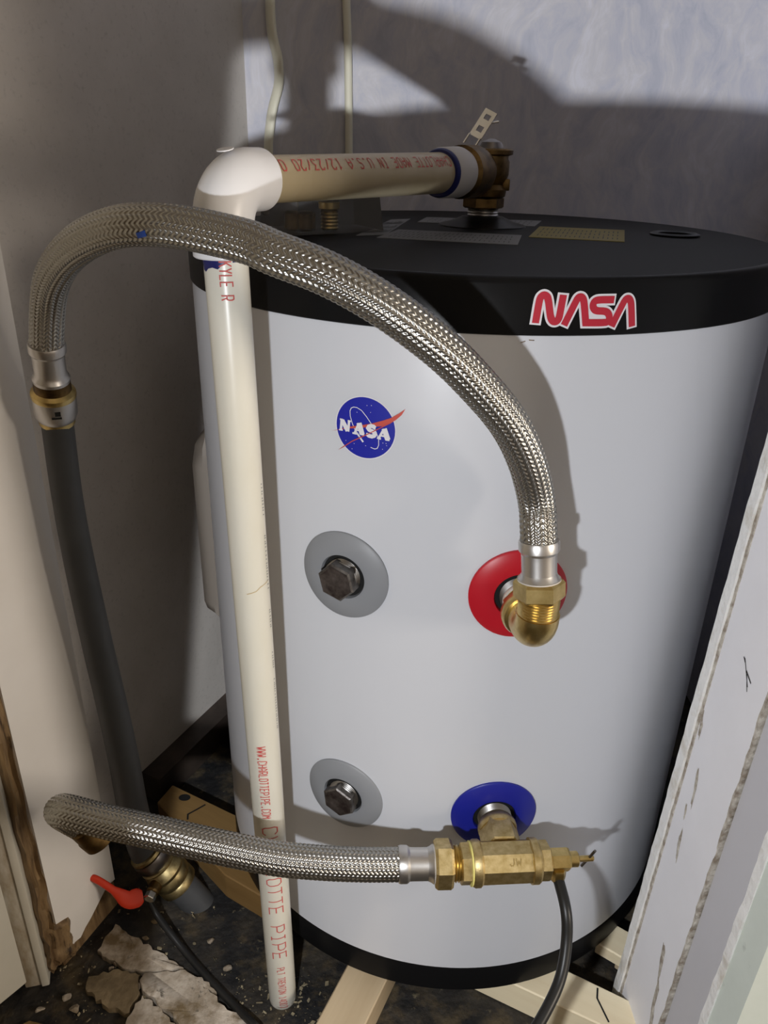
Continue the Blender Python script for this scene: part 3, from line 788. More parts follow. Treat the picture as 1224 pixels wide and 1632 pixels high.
D_CHUNK = ['pale plaster chunk right of the black tube below the red handled valve', 'small plaster chunk close under the red lever handle', 'plaster chunk on the dark floor above the topmost broken slab',
           'plaster chunk wedged in the crack beside the brown stained slab', 'small plaster chunk at the left end of the topmost slab', 'tiny plaster chunk above the brown stained slab',
           'plaster chunk left of the brown stained slab, upper of a pair', 'plaster chunk left of the brown stained slab, lower of a pair', 'plaster chunk nearest the white panelled door',
           'plaster chunk midway between black tube and the pipe foot', 'plaster chunk on the dark floor right below the brass ball valve', 'tiny plaster chunk on the upper edge of the topmost slab']
# loose plaster chunks lying between the slabs
for i, (x_, y_, s_) in enumerate(D['chunks']):
    r_ = random.Random(60+i); mb = MB(); bm = bmesh.new()
    bmesh.ops.create_icosphere(bm, subdivisions=2, radius=s_)
    ax_ = [(V((r_.uniform(-1, 1), r_.uniform(-1, 1), r_.uniform(-1, 1))).normalized(), r_.uniform(0.35, 0.8)) for _ in range(7)]
    for v in bm.verts:
        
        for nn, cut in ax_:                                   # broken facets
            d_ = v.co.dot(nn)-cut*s_
            if d_ > 0: v.co -= nn*d_
        v.co.x *= 1.25; v.co.z = max(v.co.z*0.7, -s_*0.35)
    bm.verts.index_update()
    mb.add([v.co.copy()+V((x_, y_, FZ+s_*0.35)) for v in bm.verts], [[v.index for v in f.verts] for f in bm.faces]); bm.free()
    tag(mb.build('plaster_chunk', M_concrete, smooth=False), D_CHUNK[i], 'rubble', 'plaster chunks on the floor')
# brown strip of old flooring in the corner below the door
mb = MB(); slab(mb, [(-0.70, -0.42), (-0.50, -0.30), (-0.44, -0.315), (-0.40, -0.36), (-0.42, -0.55), (-0.70, -0.60)], FZ-0.004, FZ+0.003)
mb.build('old_flooring', M_vinyl, floor, smooth=False)
# loose crumbs and grit, far too many to count
def crumbs(nn, areas, smin, smax, seed):
    r_ = random.Random(seed); mb = MB()
    for _ in range(nn):
        x0, x1, y0, y1 = r_.choice(areas)
        c = V((r_.uniform(x0, x1), r_.uniform(y0, y1), FZ))
        s = smin+(smax-smin)*r_.random()**3
        ax_ = [V((r_.uniform(-1, 1), r_.uniform(-1, 1), r_.uniform(-0.5, 0.5))).normalized()*s*r_.uniform(0.5, 1.1) for _ in range(3)]
        base = c+V((0, 0, s*0.45))
        vs_ = [base+a_*sg for a_ in ax_ for sg in (1, -1)]
        mb.add(vs_, [(0, 2, 4), (2, 1, 4), (1, 3, 4), (3, 0, 4), (2, 0, 5), (1, 2, 5), (3, 1, 5), (0, 3, 5)])
    return mb
o = crumbs(620, [(-0.47, -0.27, -0.30, -0.10), (-0.50, -0.36, -0.33, -0.20), (-0.27, -0.16, -0.31, -0.25), (-0.06, 0.05, -0.42, -0.31)], 0.0006, 0.0042, 5).build('floor_grit', M_crumb, None, smooth=False)
o['kind'] = 'stuff'; o['label'] = 'loose plaster crumbs and grit scattered over the dark floor'; o['category'] = 'debris'

# ================================================================== TANK
R = 0.300
tank = thing('water_tank', 'large white cylindrical water tank with black lid, base ring and four side ports', 'water tank', (0, 0, 0.065))
mb = MB()
lathe(mb, [(0.2985, 0.102), (R, 0.1035), (R, 0.8175), (0.2985, 0.8185)], (0, 0, 0), (0, 0, 1), 200, cap=False)
adopt(tank, mb.build('tank_body', M_white))
mb = MB()
RC = 0.3016
lathe(mb, [(0.298, 0.8185), (RC-0.0006, 0.8180), (RC, 0.8188), (RC, 0.8545), (RC-0.0008, 0.8572), (RC-0.003, 0.8592), (RC-0.006, 0.8598)], (0, 0, 0), (0, 0, 1), 200, cap=False)
rim = mb.build('lid_rim', M_black); adopt(tank, rim)
mb = MB()
lathe(mb, [(RC-0.006, 0.8598), (0.27, 0.8604), (0.18, 0.8610), (0.0005, 0.8612)], (0, 0, 0), (0, 0, 1), 160, cap=False)
lid = mb.build('lid_top', M_lid); adopt(tank, lid)
mb = MB()
lathe(mb, [(0.27, 0.0652), (0.299, 0.0652), (0.3008, 0.0665), (0.3008, 0.1005), (0.2995, 0.1030), (0.297, 0.1032)], (0, 0, 0), (0, 0, 1), 200, cap=False)
mb.add([(0.27*math.cos(2*math.pi*k/100), 0.27*math.sin(2*math.pi*k/100), 0.0652) for k in range(100)], [tuple(range(100))])
adopt(tank, mb.build('base_ring', M_black))

# ports
def port_frame(deg, z):
    a = math.radians(deg)
    n_ = V((math.sin(a), -math.cos(a), 0)); t_ = V((math.cos(a), math.sin(a), 0))
    return n_*R+V((0, 0, z)), n_, t_
def port_ring(deg, z, m, ro, label):
    c, n_, t_ = port_frame(deg, z)
    mb = MB(); N_ = 72
    prof = [(ro, -0.001), (ro, 0.0018), (ro-0.0015, 0.0030), (0.024, 0.0052), (0.0215, 0.0048), (0.0205, 0.002), (0.0205, -0.02)]
    vs_, fs = [], []
    for rr_, h in prof:
        for k in range(N_):
            t = 2*math.pi*k/N_
            u, w_ = rr_*math.cos(t), rr_*math.sin(t)
            ang = math.radians(deg)+u/R                     # bends with the tank wall
            rad = R+h
            vs_.append((math.sin(ang)*rad, -math.cos(ang)*rad, z+w_))
    for i in range(len(prof)-1):
        for k in range(N_):
            fs.append((i*N_+k, i*N_+(k+1) % N_, (i+1)*N_+(k+1) % N_, (i+1)*N_+k))
    mb.add(vs_, fs)
    o = mb.build('port_ring', m); o['label'] = label; adopt(tank, o)
    mb = MB()
    lathe(mb, [(0.0206, 0.0005), (0.0206, 0.0010)], c, n_, 40)
    adopt(tank, mb.build('port_recess', M_hole))
    mb = MB()
    lathe(mb, thread_profile(0.0155, 0.0168, 0.001, 0.009, 4), c, n_, 40)
    adopt(tank, mb.build('port_thread', M_steelthread))
    return c, n_, t_
def plug(deg, z, out, turn):
    c, n_, t_ = port_frame(deg, z)
    mb = MB(); hexnut(mb, c+n_*0.004, n_, 0.0315, out, 0.05, turn=turn)
    o = mb.build('port_plug', M_plug, angle=20); o['label'] = 'dark steel hex plug'; adopt(tank, o)
    mb = MB()
    hexnut(mb, c+n_*(out+0.0036), n_, 0.0280, 0.0008, 0.05, turn=turn)
    f = mb.build('plug_face', M_plugface, angle=20)
    f.parent = o; f.matrix_parent_inverse = o.matrix_world.inverted()
port_ring(-27.6, 0.595, M_ringgrey, 0.0425, 'grey ring round the upper plugged port'); plug(-27.6, 0.595, 0.0135, 0.25)
port_ring(-27.6, 0.335, M_ringgrey, 0.0425, 'grey ring round the lower plugged port'); plug(-27.6, 0.335, 0.011, 0.1)
cr, nr, tr = port_ring(2.0, 0.596, M_ringred, 0.0430, 'red ring round the hot outlet')
cb, nb, tb = port_ring(2.0, 0.339, M_ringblue, 0.0430, 'blue ring round the cold inlet')

# beige access cover on the left side of the tank
mb = MB()
N_ = 15
vs_, fs = [], []
zs = [(0.398, 0.004), (0.404, 0.017), (0.415, 0.020), (0.60, 0.020), (0.625, 0.015), (0.640, 0.003)]
for z, dpt in zs:
    for i in range(N_):
        a = math.radians(-120+36*i/(N_-1))
        edge = 0.35 if i in (0, N_-1) else 1.0
        rr_ = R+dpt*edge
        vs_.append((math.sin(a)*rr_, -math.cos(a)*rr_, z))
for j in range(len(zs)-1):
    for i in range(N_-1):
        fs.append((j*N_+i, j*N_+i+1, (j+1)*N_+i+1, (j+1)*N_+i))
inner = [(x*0.985*R/math.hypot(x, y), y*0.985*R/math.hypot(x, y), z) for x, y, z in vs_]
nv = len(vs_); vs_ += inner
fs += [tuple(nv+i for i in reversed(f)) for f in fs]
bd = [i for i in range(N_)]+[j*N_+N_-1 for j in range(1, len(zs))]+[(len(zs)-1)*N_+i for i in range(N_-2, -1, -1)]+[j*N_ for j in range(len(zs)-2, 0, -1)]
for i in range(len(bd)):
    a, b = bd[i], bd[(i+1) % len(bd)]
    fs.append((a, b, nv+b, nv+a))
mb.add(vs_, fs)
o = mb.build('access_cover', M_cover_shaded, angle=50); o['label'] = 'beige cover box bulging from the left side of the tank'; adopt(tank, o)

# stickers
def on_cyl(rad):
    return lambda th, z: (math.sin(th)*rad, -math.cos(th)*rad, z)
def sc(pts, rad): return [(p[0]*rad, p[1]) for p in pts]        # angle -> arc length, so stroke widths are true
def on_arc(rad, base): return lambda s, z: (math.sin(s/base)*rad, -math.cos(s/base)*rad, z)
mbw, mbr = MB(), MB()
def chaikin(p, it=2):
    for _ in range(it):
        o_ = [p[0]]
        for i in range(len(p)-1):
            a_, b_ = np.array(p[i]), np.array(p[i+1])
            o_ += [tuple(a_*0.75+b_*0.25), tuple(a_*0.25+b_*0.75)]
        p = o_+[p[-1]]
    return p
for gi, pl in enumerate(D['worm']):
    q = sc(pl, RC)
    q = chaikin(q[:8])+chaikin(q[7:])[1:] if gi == 1 else chaikin(q)     # the foot of the first A stays square
    # round the surveyed corners
    stroke(mbw, q, 0.0084, on_arc(RC+0.0004, RC), 0.001)
    stroke(mbr, q, 0.0053, on_arc(RC+0.0008, RC), 0.001)
    for e_, d_ in ((q[0], q[1]), (q[-1], q[-2])):
        v_ = np.array(e_)-np.array(d_); v_ = v_/np.linalg.norm(v_)*0.0014
        stroke(mbw, [e_, (e_[0]+v_[0], e_[1]+v_[1])], 0.0084, on_arc(RC+0.0004, RC), 0.001)
# white fill between the joined letters
poly_fill(mbw, [(s_, z_) for s_, z_ in sc(D['worm'][1][5:9]+D['worm'][1][12:17], RC)], on_arc(RC+0.0003, RC))
o1 = mbw.build('letter_sticker', M_white_st, smooth=False); o1['label'] = 'red block letters with white outline on the black lid rim'
adopt(tank, o1)
o2 = mbr.build('red_letters', M_red_st, smooth=False); o2.parent = o1; o2.matrix_parent_inverse = o1.matrix_world.inverted()

bc = (D['ball_c'][0]*R, D['ball_c'][1])
def disc(mb, c, r_, mp, rings=6, n_=64):
    vs_ = [mp(*c)]; fs = []
    for j in range(1, rings+1):
        for k in range(n_):
            t = 2*math.pi*k/n_
            vs_.append(mp(c[0]+math.cos(t)*r_*j/rings, c[1]+math.sin(t)*r_*j/rings))
    fs += [(0, 1+k, 1+(k+1) % n_) for k in range(n_)]
    for j in range(rings-1):
        for k in range(n_):
            a = 1+j*n_
            fs.append((a+k, a+(k+1) % n_, a+n_+(k+1) % n_, a+n_+k))
    mb.add(vs_, fs)
lv = lambda i: on_arc(R+0.0002+0.00022*i, R)
mb = MB(); disc(mb, bc, 0.0266, lv(0)); ball = mb.build('round_sticker', M_white_st, smooth=False)
ball['label'] = 'round blue sticker with white letters and red swoosh'; adopt(tank, ball)
def sub(mb, name, m):
    o = mb.build(name, m, smooth=False); o.parent = ball; o.matrix_parent_inverse = ball.matrix_world.inverted(); return o
mb = MB(); disc(mb, bc, 0.0257, lv(1)); sub(mb, 'blue_disc', M_blue_st)
mb = MB(); stroke(mb, sc(D['orbit'], R), 0.0006, lv(2), 0.0015)
stroke(mb, sc(D['orbit_tail'], R), 0.0015, lv(2), 0.0015)
for st_ in sc(D['stars'], R): disc(mb, st_, 0.0003, lv(2), 1, 8)
sub(mb, 'orbit_ring', M_white_st)
def tri_strip(mb, pts, mp):
    """fill a long thin outline listed out along one side and back along the other"""
    n_ = len(pts); m_ = n_//2
    vs_ = [mp(*p) for p in pts]
    i, j = 0, n_-1
    fs = []
    while i+1 < j-0 and len(fs) < n_:
        if j-1 > i+1: fs.append((i, i+1, j-1, j)); i += 1; j -= 1
        else: fs.append((i, i+1, j)); i += 1
    mb.add(vs_, fs)
mb = MB(); tri_strip(mb, sc(D['wing1'], R), lv(3)); sub(mb, 'red_swoosh', M_swoosh)
mb = MB()
for g, w_ in (('bN', (0.0022, 0.0040, 0.0022, 0.0013, 0.0013, 0.0013)), ('bA', (0.0020, 0.0046, 0.0014, 0.0015, 0.0015)), ('bS', (0.0034, 0.0012, 0.0012)), ('bA2', (0.0020, 0.0046, 0.0014, 0.0015, 0.0015))):
    for pl, ww in zip(D[g], w_): stroke(mb, sc(pl, R), ww, lv(4), 0.001)
sub(mb, 'white_letters', M_white_st)
mb = MB(); tri_strip(mb, sc(D['wing2'], R), lv(5)); sub(mb, 'thin_swoosh', M_swoosh)
mb = MB()
for a, b, w_ in (((0.0, 0.0), (0.0035, 0.0012), 0.0006), ((0.006, 0.002), (0.010, 0.0018), 0.0006)):
    stroke(mb, [(0.0+a[0]-0.0085, 0.8135+a[1]-0.001), (b[0]-0.0085, 0.8135+b[1]-0.001)], w_, lv(1))
adopt(tank, mb.build('rim_scratch', M_brownwood, smooth=False))

# labels on the lid, warning print as thin lines
def lid_quad(pts, z): return [(p[0], p[1], z) for p in pts]
ZL = 0.8616
def lid_label(name, corners, m, label, lines, rows=3):
    mb = MB(); q = [V((*c[:2], 0)) for c in corners]
    slab(mb, [(p.x, p.y) for p in q], ZL-0.0012, ZL)
    o = mb.build(name, m, smooth=False); o['label'] = label; adopt(tank, o)
    mb = MB()
    r_ = random.Random(len(name)+lines)
    for i in range(lines):
        u = 0.05+0.9*(i+0.5)/lines
        for j in range(rows):
            v0 = 0.12+0.76*j/rows; v1 = v0+0.6/rows*r_.uniform(0.4, 1)
            a = q[0].lerp(q[1], u).lerp(q[3].lerp(q[2], u), v0); b = q[0].lerp(q[1], u).lerp(q[3].lerp(q[2], u), v1)
            stroke(mb, [(a.x, a.y), (b.x, b.y)], 0.0010, lambda x, y: (x, y, ZL+0.0003))
    p_ = mb.build('label_print', M_ink, smooth=False); p_.parent = o; p_.matrix_parent_inverse = o.matrix_world.inverted()
lid_label('lid_label', [(-0.1103, -0.0789), (0.0192, -0.1195), (0.0400, -0.0320), (-0.0849, 0.0031)], M_labelw, 'grey white instruction label in front of the relief valve', 26)
lid_label('lid_label', [(-0.1300, -0.0638), (-0.1000, -0.0500), (-0.0640, 0.135), (-0.0880, 0.120)], M_labelw, 'grey white label left of the relief valve', 12)
lid_label('lid_label', [(-0.0582, 0.094), (0.0746, 0.0684), (0.0992, 0.144), (-0.0413, 0.165)], M_labelw, 'grey white label behind the relief valve', 20)
lid_label('lid_label', [(0.0440, -0.0470), (0.1328, -0.0765), (0.1712, 0.0444), (0.0807, 0.0696)], M_labely, 'yellow warning label right of the relief valve', 18)
mb = MB(); lathe(mb, [(0.026, 0.0), (0.026, 0.003), (0.022, 0.0045), (0.018, 0.003), (0.018, 0.001)], (0.2115, 0.0, 0.8598), (0, 0, 1), 40)
adopt(tank, mb.build('lid_plug', M_black))
mb = MB(); lathe(mb, [(0.050, 0.0), (0.049, 0.002), (0.034, 0.006), (0.024, 0.0105), (0.020, 0.011)], (0.0137, 0.068, 0.8605), (0, 0, 1), 48)
adopt(tank, mb.build('valve_grommet', M_black))

# ================================================================== RELIEF VALVE
VX, VY = 0.0137, 0.068
PZ = 0.918                                   # height of the discharge pipe axis
HE = V((-0.2222, -0.2935, PZ))               # centre of the white elbow
hd = (V((VX, VY, PZ))-HE); HL = hd.length; hd.normalize()
rv = thing('relief_valve', 'bronze relief valve with steel test lever standing on the black lid', 'valve', (VX, VY, 0.8715))
def part(root, mb, name, m, angle=35, label=None):
    o = mb.build(name, m, angle=angle); adopt(root, o)
    if label: o['label'] = label
    return o
mb = MB(); lathe(mb, thread_profile(0.0165, 0.0175, 0.8715, 0.880, 3), (VX, VY, 0), (0, 0, 1), 40)
part(rv, mb, 'inlet_thread', M_ferrule)
mb = MB(); hexnut(mb, (VX, VY, 0.8800), (0, 0, 1), 0.040, 0.012)
part(rv, mb, 'hex_base', M_brassdark, 20)
mb = MB()
lathe(mb, [(0.018, 0.8885), (0.0235, 0.893), (0.0245, 0.900), (0.021, 0.905), (0.0235, 0.909), (0.0255, 0.915), (0.0255, 0.928), (0.024, 0.931), (0.024, 0.934), (0.0285, 0.9355), (0.0288, 0.9395), (0.0275, 0.941), (0.012, 0.9415)], (VX, VY, 0), (0, 0, 1), 56)
part(rv, mb, 'valve_body', M_brassdark)
mb = MB(); lathe(mb, [(0.019, 0.012), (0.0235, 0.024), (0.0262, 0.034), (0.0262, 0.064), (0.018, 0.0705)], (VX, VY, PZ), -hd, 40)
part(rv, mb, 'outlet', M_brassdark)
mb = MB(); box(mb, (VX+0.022, VY-0.004, 0.905), (0.004, 0, 0), (0, 0.008, 0), (0, 0, 0.006), 0.001)
part(rv, mb, 'side_lug', M_brassdark)
mb = MB(); lathe(mb, [(0.0145, 0.9415), (0.011, 0.9475), (0.004, 0.9505), (0.001, 0.951)], (VX+0.004, VY, 0), (0, 0, 1), 32)
part(rv, mb, 'spring_cap', M_darksteel)
# lever: folded steel strip with two holes, rising to the right
lv0, lv1 = V((-0.0055, 0.056, 0.9475)), V((0.0135, 0.061, 0.9765))
ld = (lv1-lv0).normalized(); ls = V((0.80, -0.55, -0.25)); ls = (ls-ld*ls.dot(ld)).normalized(); ln = ld.cross(ls)
def lever():
    bm = bmesh.new()
    L, W_ = (lv1-lv0).length, 0.0078
    us = [-0.06, 0.06, 0.30, 0.48, 0.70, 0.86, 1.02]
    mb = MB()
    # web as a ladder with two square openings
    def q(u, w_): return lv0+ld*(L*u)+ls*w_
    def panel(u0, u1, w0, w1):
        a = [q(u0, w0), q(u1, w0), q(u1, w1), q(u0, w1)]
        mb.add(a+[p+ln*0.0013 for p in a], [(0, 1, 2, 3), (7, 6, 5, 4), (0, 4, 5, 1), (1, 5, 6, 2), (2, 6, 7, 3), (3, 7, 4, 0)])
    panel(0.16, 0.34, -W_, W_); panel(0.34, 0.52, -W_, -W_*0.45); panel(0.34, 0.52, W_*0.45, W_); panel(0.52, 0.74, -W_, W_)
    panel(0.74, 0.90, -W_, -W_*0.45); panel(0.74, 0.90, W_*0.45, W_); panel(0.90, 1.04, -W_, W_)
    for sgn in (-1, 1):
        a = [q(-0.12, sgn*W_), q(0.20, sgn*W_), q(0.20, sgn*(W_-0.0013)), q(-0.12, sgn*(W_-0.0013))]
        mb.add(a+[p-ln*0.004-V((0, 0, 0.002)) for p in a], [(0, 1, 2, 3), (7, 6, 5, 4), (0, 4, 5, 1), (1, 5, 6, 2), (2, 6, 7, 3), (3, 7, 4, 0)])
    return mb
o = lever().build('test_lever', M_chrome, smooth=False); o['label'] = 'bright steel test lever with two holes'; adopt(rv, o)
mb = MB(); lathe(mb, [(0.0012, -0.006), (0.0012, 0.006)], lv1+V((0.0035, 0, -0.010)), (1, -0.1, 0.15), 12)
part(rv, mb, 'lever_pin', M_chrome)

# ================================================================== DISCHARGE PIPE (white plastic)
pipe = thing('discharge_pipe', 'cream plastic pipe with white elbow running from the relief valve to the floor', 'pipe', (-0.2125, -0.2772, FZ))
PT0, PT1 = V((-0.2225, -0.2925, 0.86)), V((-0.2130, -0.2780, 0.08))
pdn = (PT1-PT0).normalized()
def on_pipe(z): return PT0+(PT1-PT0)*((z-PT0.z)/(PT1.z-PT0.z))
PR = 0.0158
ztop, zbot = 0.905, FZ
mb = MB(); Lv = (on_pipe(zbot)-on_pipe(ztop)).length
lathe(mb, [(PR, 0), (PR, Lv-0.0045), (PR*0.97, Lv-0.001), (PR*0.93, Lv)], on_pipe(ztop), pdn, 56)
vp = part(pipe, mb, 'vertical_pipe', M_pvc)
# grime ring at the foot
mb = MB(); lathe(mb, [(PR+0.0002, Lv-0.0075), (PR+0.0003, Lv-0.0062), (PR+0.0002, Lv-0.005)], on_pipe(ztop), pdn, 56, cap=False)
part(pipe, mb, 'grime_ring', M_gypsum)
# white elbow: swept quarter turn with two sockets
ER = 0.0212
up_ = -pdn
pts_ = []
c0 = on_pipe(PZ-0.045)
for i in range(4): pts_.append(c0+up_*(0.018*i/4))
p1 = on_pipe(PZ-0.027); bend = 0.027
p1 = HE - V((0, 0, bend)); 
for i in range(13):
    t = math.pi/2*i/12
    pts_.append(HE+hd*bend-V((0, 0, bend)) + (-hd*math.cos(t)+V((0, 0, 1))*math.sin(t))*bend)
for i in range(1, 5): pts_.append(HE+hd*(bend+0.013*i/4))
mb = MB(); tube(mb, [tuple(p) for p in pts_], ER, 48, raw=True)
elb = part(pipe, mb, 'elbow', M_fit, 60, 'white plastic elbow')
mb = MB(); lathe(mb, [(ER, 0), (ER+0.0012, 0.001), (ER+0.0012, 0.010), (ER, 0.0115)], on_pipe(PZ-0.049), up_, 48)
part(pipe, mb, 'elbow_collar', M_fit)
mb = MB()
lathe(mb, [(0.006, 0.0), (0.006, 0.0006), (0.0052, 0.0008)], HE+hd*0.006-V((0, 0, bend*0.0))+V((0, 0, ER-0.0018)), V((0, 0, 1))-hd*0.25, 24)
part(pipe, mb, 'gate_mark', M_fit)
# blue glue drip below the elbow
mb = MB()
_ang = lambda s: s/PR
def pipe_map(rad, z_to=None):
    x_, y_, a_ = frame(pdn)
    cam_dir = V(D['cam']['loc'])-on_pipe(0.5); cam_dir = (cam_dir-a_*cam_dir.dot(a_)).normalized()
    right = a_.cross(cam_dir).normalized()
    if right.x < 0: right = -right
    def f(s, t):     # s metres down the pipe from z=PT0.z, t metres round (right of the viewer positive)
        c = PT0+pdn*s; an = t/PR
        p = c+(cam_dir*math.cos(an)+right*math.sin(an))*rad
        return (p.x, p.y, p.z)
    return f
pm = pipe_map(PR+0.0003)
def s_of(z): return (on_pipe(z)-PT0).dot(pdn)
s_col = s_of(PZ-0.049)
drip = [(-0.026, 0.004), (-0.020, 0.009), (-0.017, 0.010), (-0.014, 0.0075), (-0.010, 0.0065), (-0.006, 0.0075), (-0.002, 0.004), (0.006, 0.003), (0.014, 0.004), (0.022, 0.003)]
vs_, fs = [], []
for t_, d_ in drip:
    for j in range(3): vs_.append(pm(s_col-0.001+d_*j/2, t_))
fs = [(3*i+j, 3*i+3+j, 3*i+4+j, 3*i+1+j) for i in range(len(drip)-1) for j in range(2)]
mb.add(vs_, fs); part(pipe, mb, 'blue_glue', M_primer)
# red print running down the pipe (letter tops to the right)
def pipe_print(s, z0, z1, hgt, t0, w, cwf=0.68):
    a, b = s_of(z0), s_of(z1); L = b-a; n_ = len(s)
    pitch = L/n_; mbx = MB()
    text(mbx, s, pitch*cwf, hgt, pitch*(1-cwf), w, lambda u, v: pm(a+u, v+t0))
    return mbx
pz_ = D['print_z']
mb = pipe_print('KYLE R', *pz_['KYLE R'], 0.0085, -0.005, 0.0009); o = mb.build('pipe_print', M_red_ink, smooth=False); adopt(pipe, o)
mb = pipe_print('WWW.CHARLOTTEPIPE.COM', *pz_['WWW.CHARLOTTEPIPE.COM'], 0.0082, -0.0065, 0.0009); o = mb.build('pipe_print', M_red_ink, smooth=False); adopt(pipe, o)
mb = pipe_print('CHARLOTTE PIPE', *pz_['CHARLOTTE PIPE'], 0.0150, -0.0075, 0.0012); o = mb.build('pipe_print', M_red_ink, smooth=False); adopt(pipe, o)
mb = pipe_print('PLT TRENTON 14007', *pz_['PLT TRENTON 14007'], 0.0080, -0.004, 0.0008); o = mb.build('pipe_print', M_red_ink, smooth=False); adopt(pipe, o)
# faint grey print on the side of the pipe: too small to read, only marks
mb = MB(); r_ = random.Random(3)
for z0, z1 in ((0.695, 0.665), (0.648, 0.595), (0.575, 0.555), (0.53, 0.51), (0.50, 0.44)):
    s_ = s_of(z0)
    while s_ < s_of(z1):
        stroke(mb, [(s_, 0.0165), (s_+0.0006, 0.0165+r_.uniform(0.0015, 0.003))], 0.0009, pm); s_ += r_.uniform(0.002, 0.0042)
o = mb.build('pipe_print', M_grey_ink, smooth=False); adopt(pipe, o); o['kind'] = 'stuff'
# hairline stain across the pipe
mb = MB(); sz = s_of(D['stain_z'])
stroke(mb, [(sz+0.004, -0.004), (sz+0.003, 0.0), (sz+0.002, 0.004), (sz-0.001, 0.008), (sz-0.002, 0.013), (sz-0.003, 0.018)], 0.0007, pm)
o = mb.build('pipe_stain', mat('stain', (0.50, 0.38, 0.20), 0.6), smooth=False); adopt(pipe, o)

# horizontal run
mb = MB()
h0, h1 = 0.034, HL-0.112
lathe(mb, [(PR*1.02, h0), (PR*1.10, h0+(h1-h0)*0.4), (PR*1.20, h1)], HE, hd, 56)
part(pipe, mb, 'horizontal_pipe', M_pvctan_shaded, label='tan horizontal pipe with red print')
mb = MB(); lathe(mb, [(0.0215, h1-0.002), (0.0228, h1), (0.0228, h1+0.0045), (0.0215, h1+0.006)], HE, hd, 48)
part(pipe, mb, 'glue_band', M_primer, label='dark blue glue band')
mb = MB(); lathe(mb, [(0.0225, h1+0.003), (0.0238, h1+0.005), (0.0246, h1+0.036), (0.0230, h1+0.043), (0.0195, h1+0.0435)], HE, hd, 48)
part(pipe, mb, 'adapter', mat('adapter_white', (0.55, 0.53, 0.52), 0.5), label='off white threaded adapter')
# upside-down red print along the upper front of the horizontal run
def hmap(s, t):       # s metres from the valve end back towards the elbow
    d_ = h1-0.008-s
    fr = (d_-h0)/(h1-h0); rad = PR*(1.02+0.18*min(1, max(0, fr)))+0.0005
    side = V((hd.y, -hd.x, 0)); an = math.radians(52)-t/PR
    p = HE+hd*d_+(side*math.cos(an)+V((0, 0, 1))*math.sin(an))*rad
    return (p.x, p.y, p.z)
mb = MB(); st_txt = 'CHARLOTTE MADE IN U.S.A 12/23/20 0A'
pt_ = (h1-h0-0.012)/len(st_txt)
text(mb, st_txt, pt_*0.62, 0.0082, pt_*0.38, 0.0010, hmap)
o = mb.build('pipe_print', M_red_ink, smooth=False); adopt(pipe, o)

# ================================================================== UPPER HOSE
uh = thing('braided_hose', 'long braided steel hose arching over the pipe down to the red port', 'hose', D['upper_hose'][-1])
HR1 = 0.0140
o = braid_tube('steel_jacket', D['upper_hose'], HR1, M_braid, None); adopt(uh, o)
def ferrule(root, base, axis, r_, L):
    """crimped sleeve; base at the hose end, axis pointing away from the hose"""
    mb = MB()
    lathe(mb, [(r_*0.9, -0.006), (r_*1.07, -0.006), (r_*1.12, -0.004), (r_*1.11, 0.002), (r_*0.985, 0.0045), (r_*0.97, 0.008), (r_*0.97, L*0.68), (r_*1.04, L*0.76), (r_*1.15, L*0.84), (r_*1.13, L*0.93), (r_*0.97, L*0.96), (r_*0.97, L)], base, axis, 48)
    return part(root, mb, 'ferrule', M_ferrule, 22)
# lower right end: sleeve and brass nut above the elbow
eA = V(D['upper_hose'][0]); 
EC = cr+nr*0.0600                                   # bend of the brass elbow
dwn = (V((EC.x, EC.y, EC.z+0.030))-eA).normalized()
Lf = 0.030
ferrule(uh, eA, dwn, HR1, Lf)
mb = MB(); hexnut(mb, eA+dwn*(Lf-0.004), dwn, 0.0345, 0.0155, 0.07, turn=0.2)
nut1 = part(uh, mb, 'union_nut', M_brass, 20, 'brass union nut')
mb = MB(); lathe(mb, [(0.0135, 0), (0.0168, 0.0002), (0.0168, 0.0012), (0.0135, 0.0014)], eA+dwn*(Lf-0.0052), dwn, 40)
part(uh, mb, 'washer', M_tape)
# left end
eB = V(D['upper_hose'][-1]); eB0 = V(D['upper_hose'][-2])
pexdir = (V(D['pex'][1])-V(D['pex'][0])).normalized()
dnB = (V(D['pex'][0])-eB).normalized()
ferrule(uh, eB, dnB, HR1, 0.034)
# blue tracer mark on the braid
path_, q_ = spline(D['upper_hose'], 0.002)
def blue_mark():
    i = int(np.argmin(np.abs(path_[:, 0]-V(D['upper_hose'][12])[0])))
    t_ = V(path_[i+1]-path_[i-1]).normalized(); c = V(path_[i])
    cd = (V(D['cam']['loc'])-c); cd = (cd-t_*cd.dot(t_)).normalized(); ot = t_.cross(cd)
    if ot.z > 0: ot = -ot
    mb = MB(); vs_ = []
    for u in (-0.004, -0.001, 0.002, 0.004):
        for an in (0.32, 0.45, 0.6):
            an2 = an+u*18
            vs_.append(c+t_*u+(cd*math.cos(an2)+ot*math.sin(an2))*(HR1+0.0003))
    return mb.add(vs_, [(3*i_+j, 3*i_+3+j, 3*i_+4+j, 3*i_+1+j) for i_ in range(3) for j in range(2)])
part(uh, blue_mark(), 'tracer_mark', mat('tracer_blue', (0.02, 0.08, 0.42), 0.5))

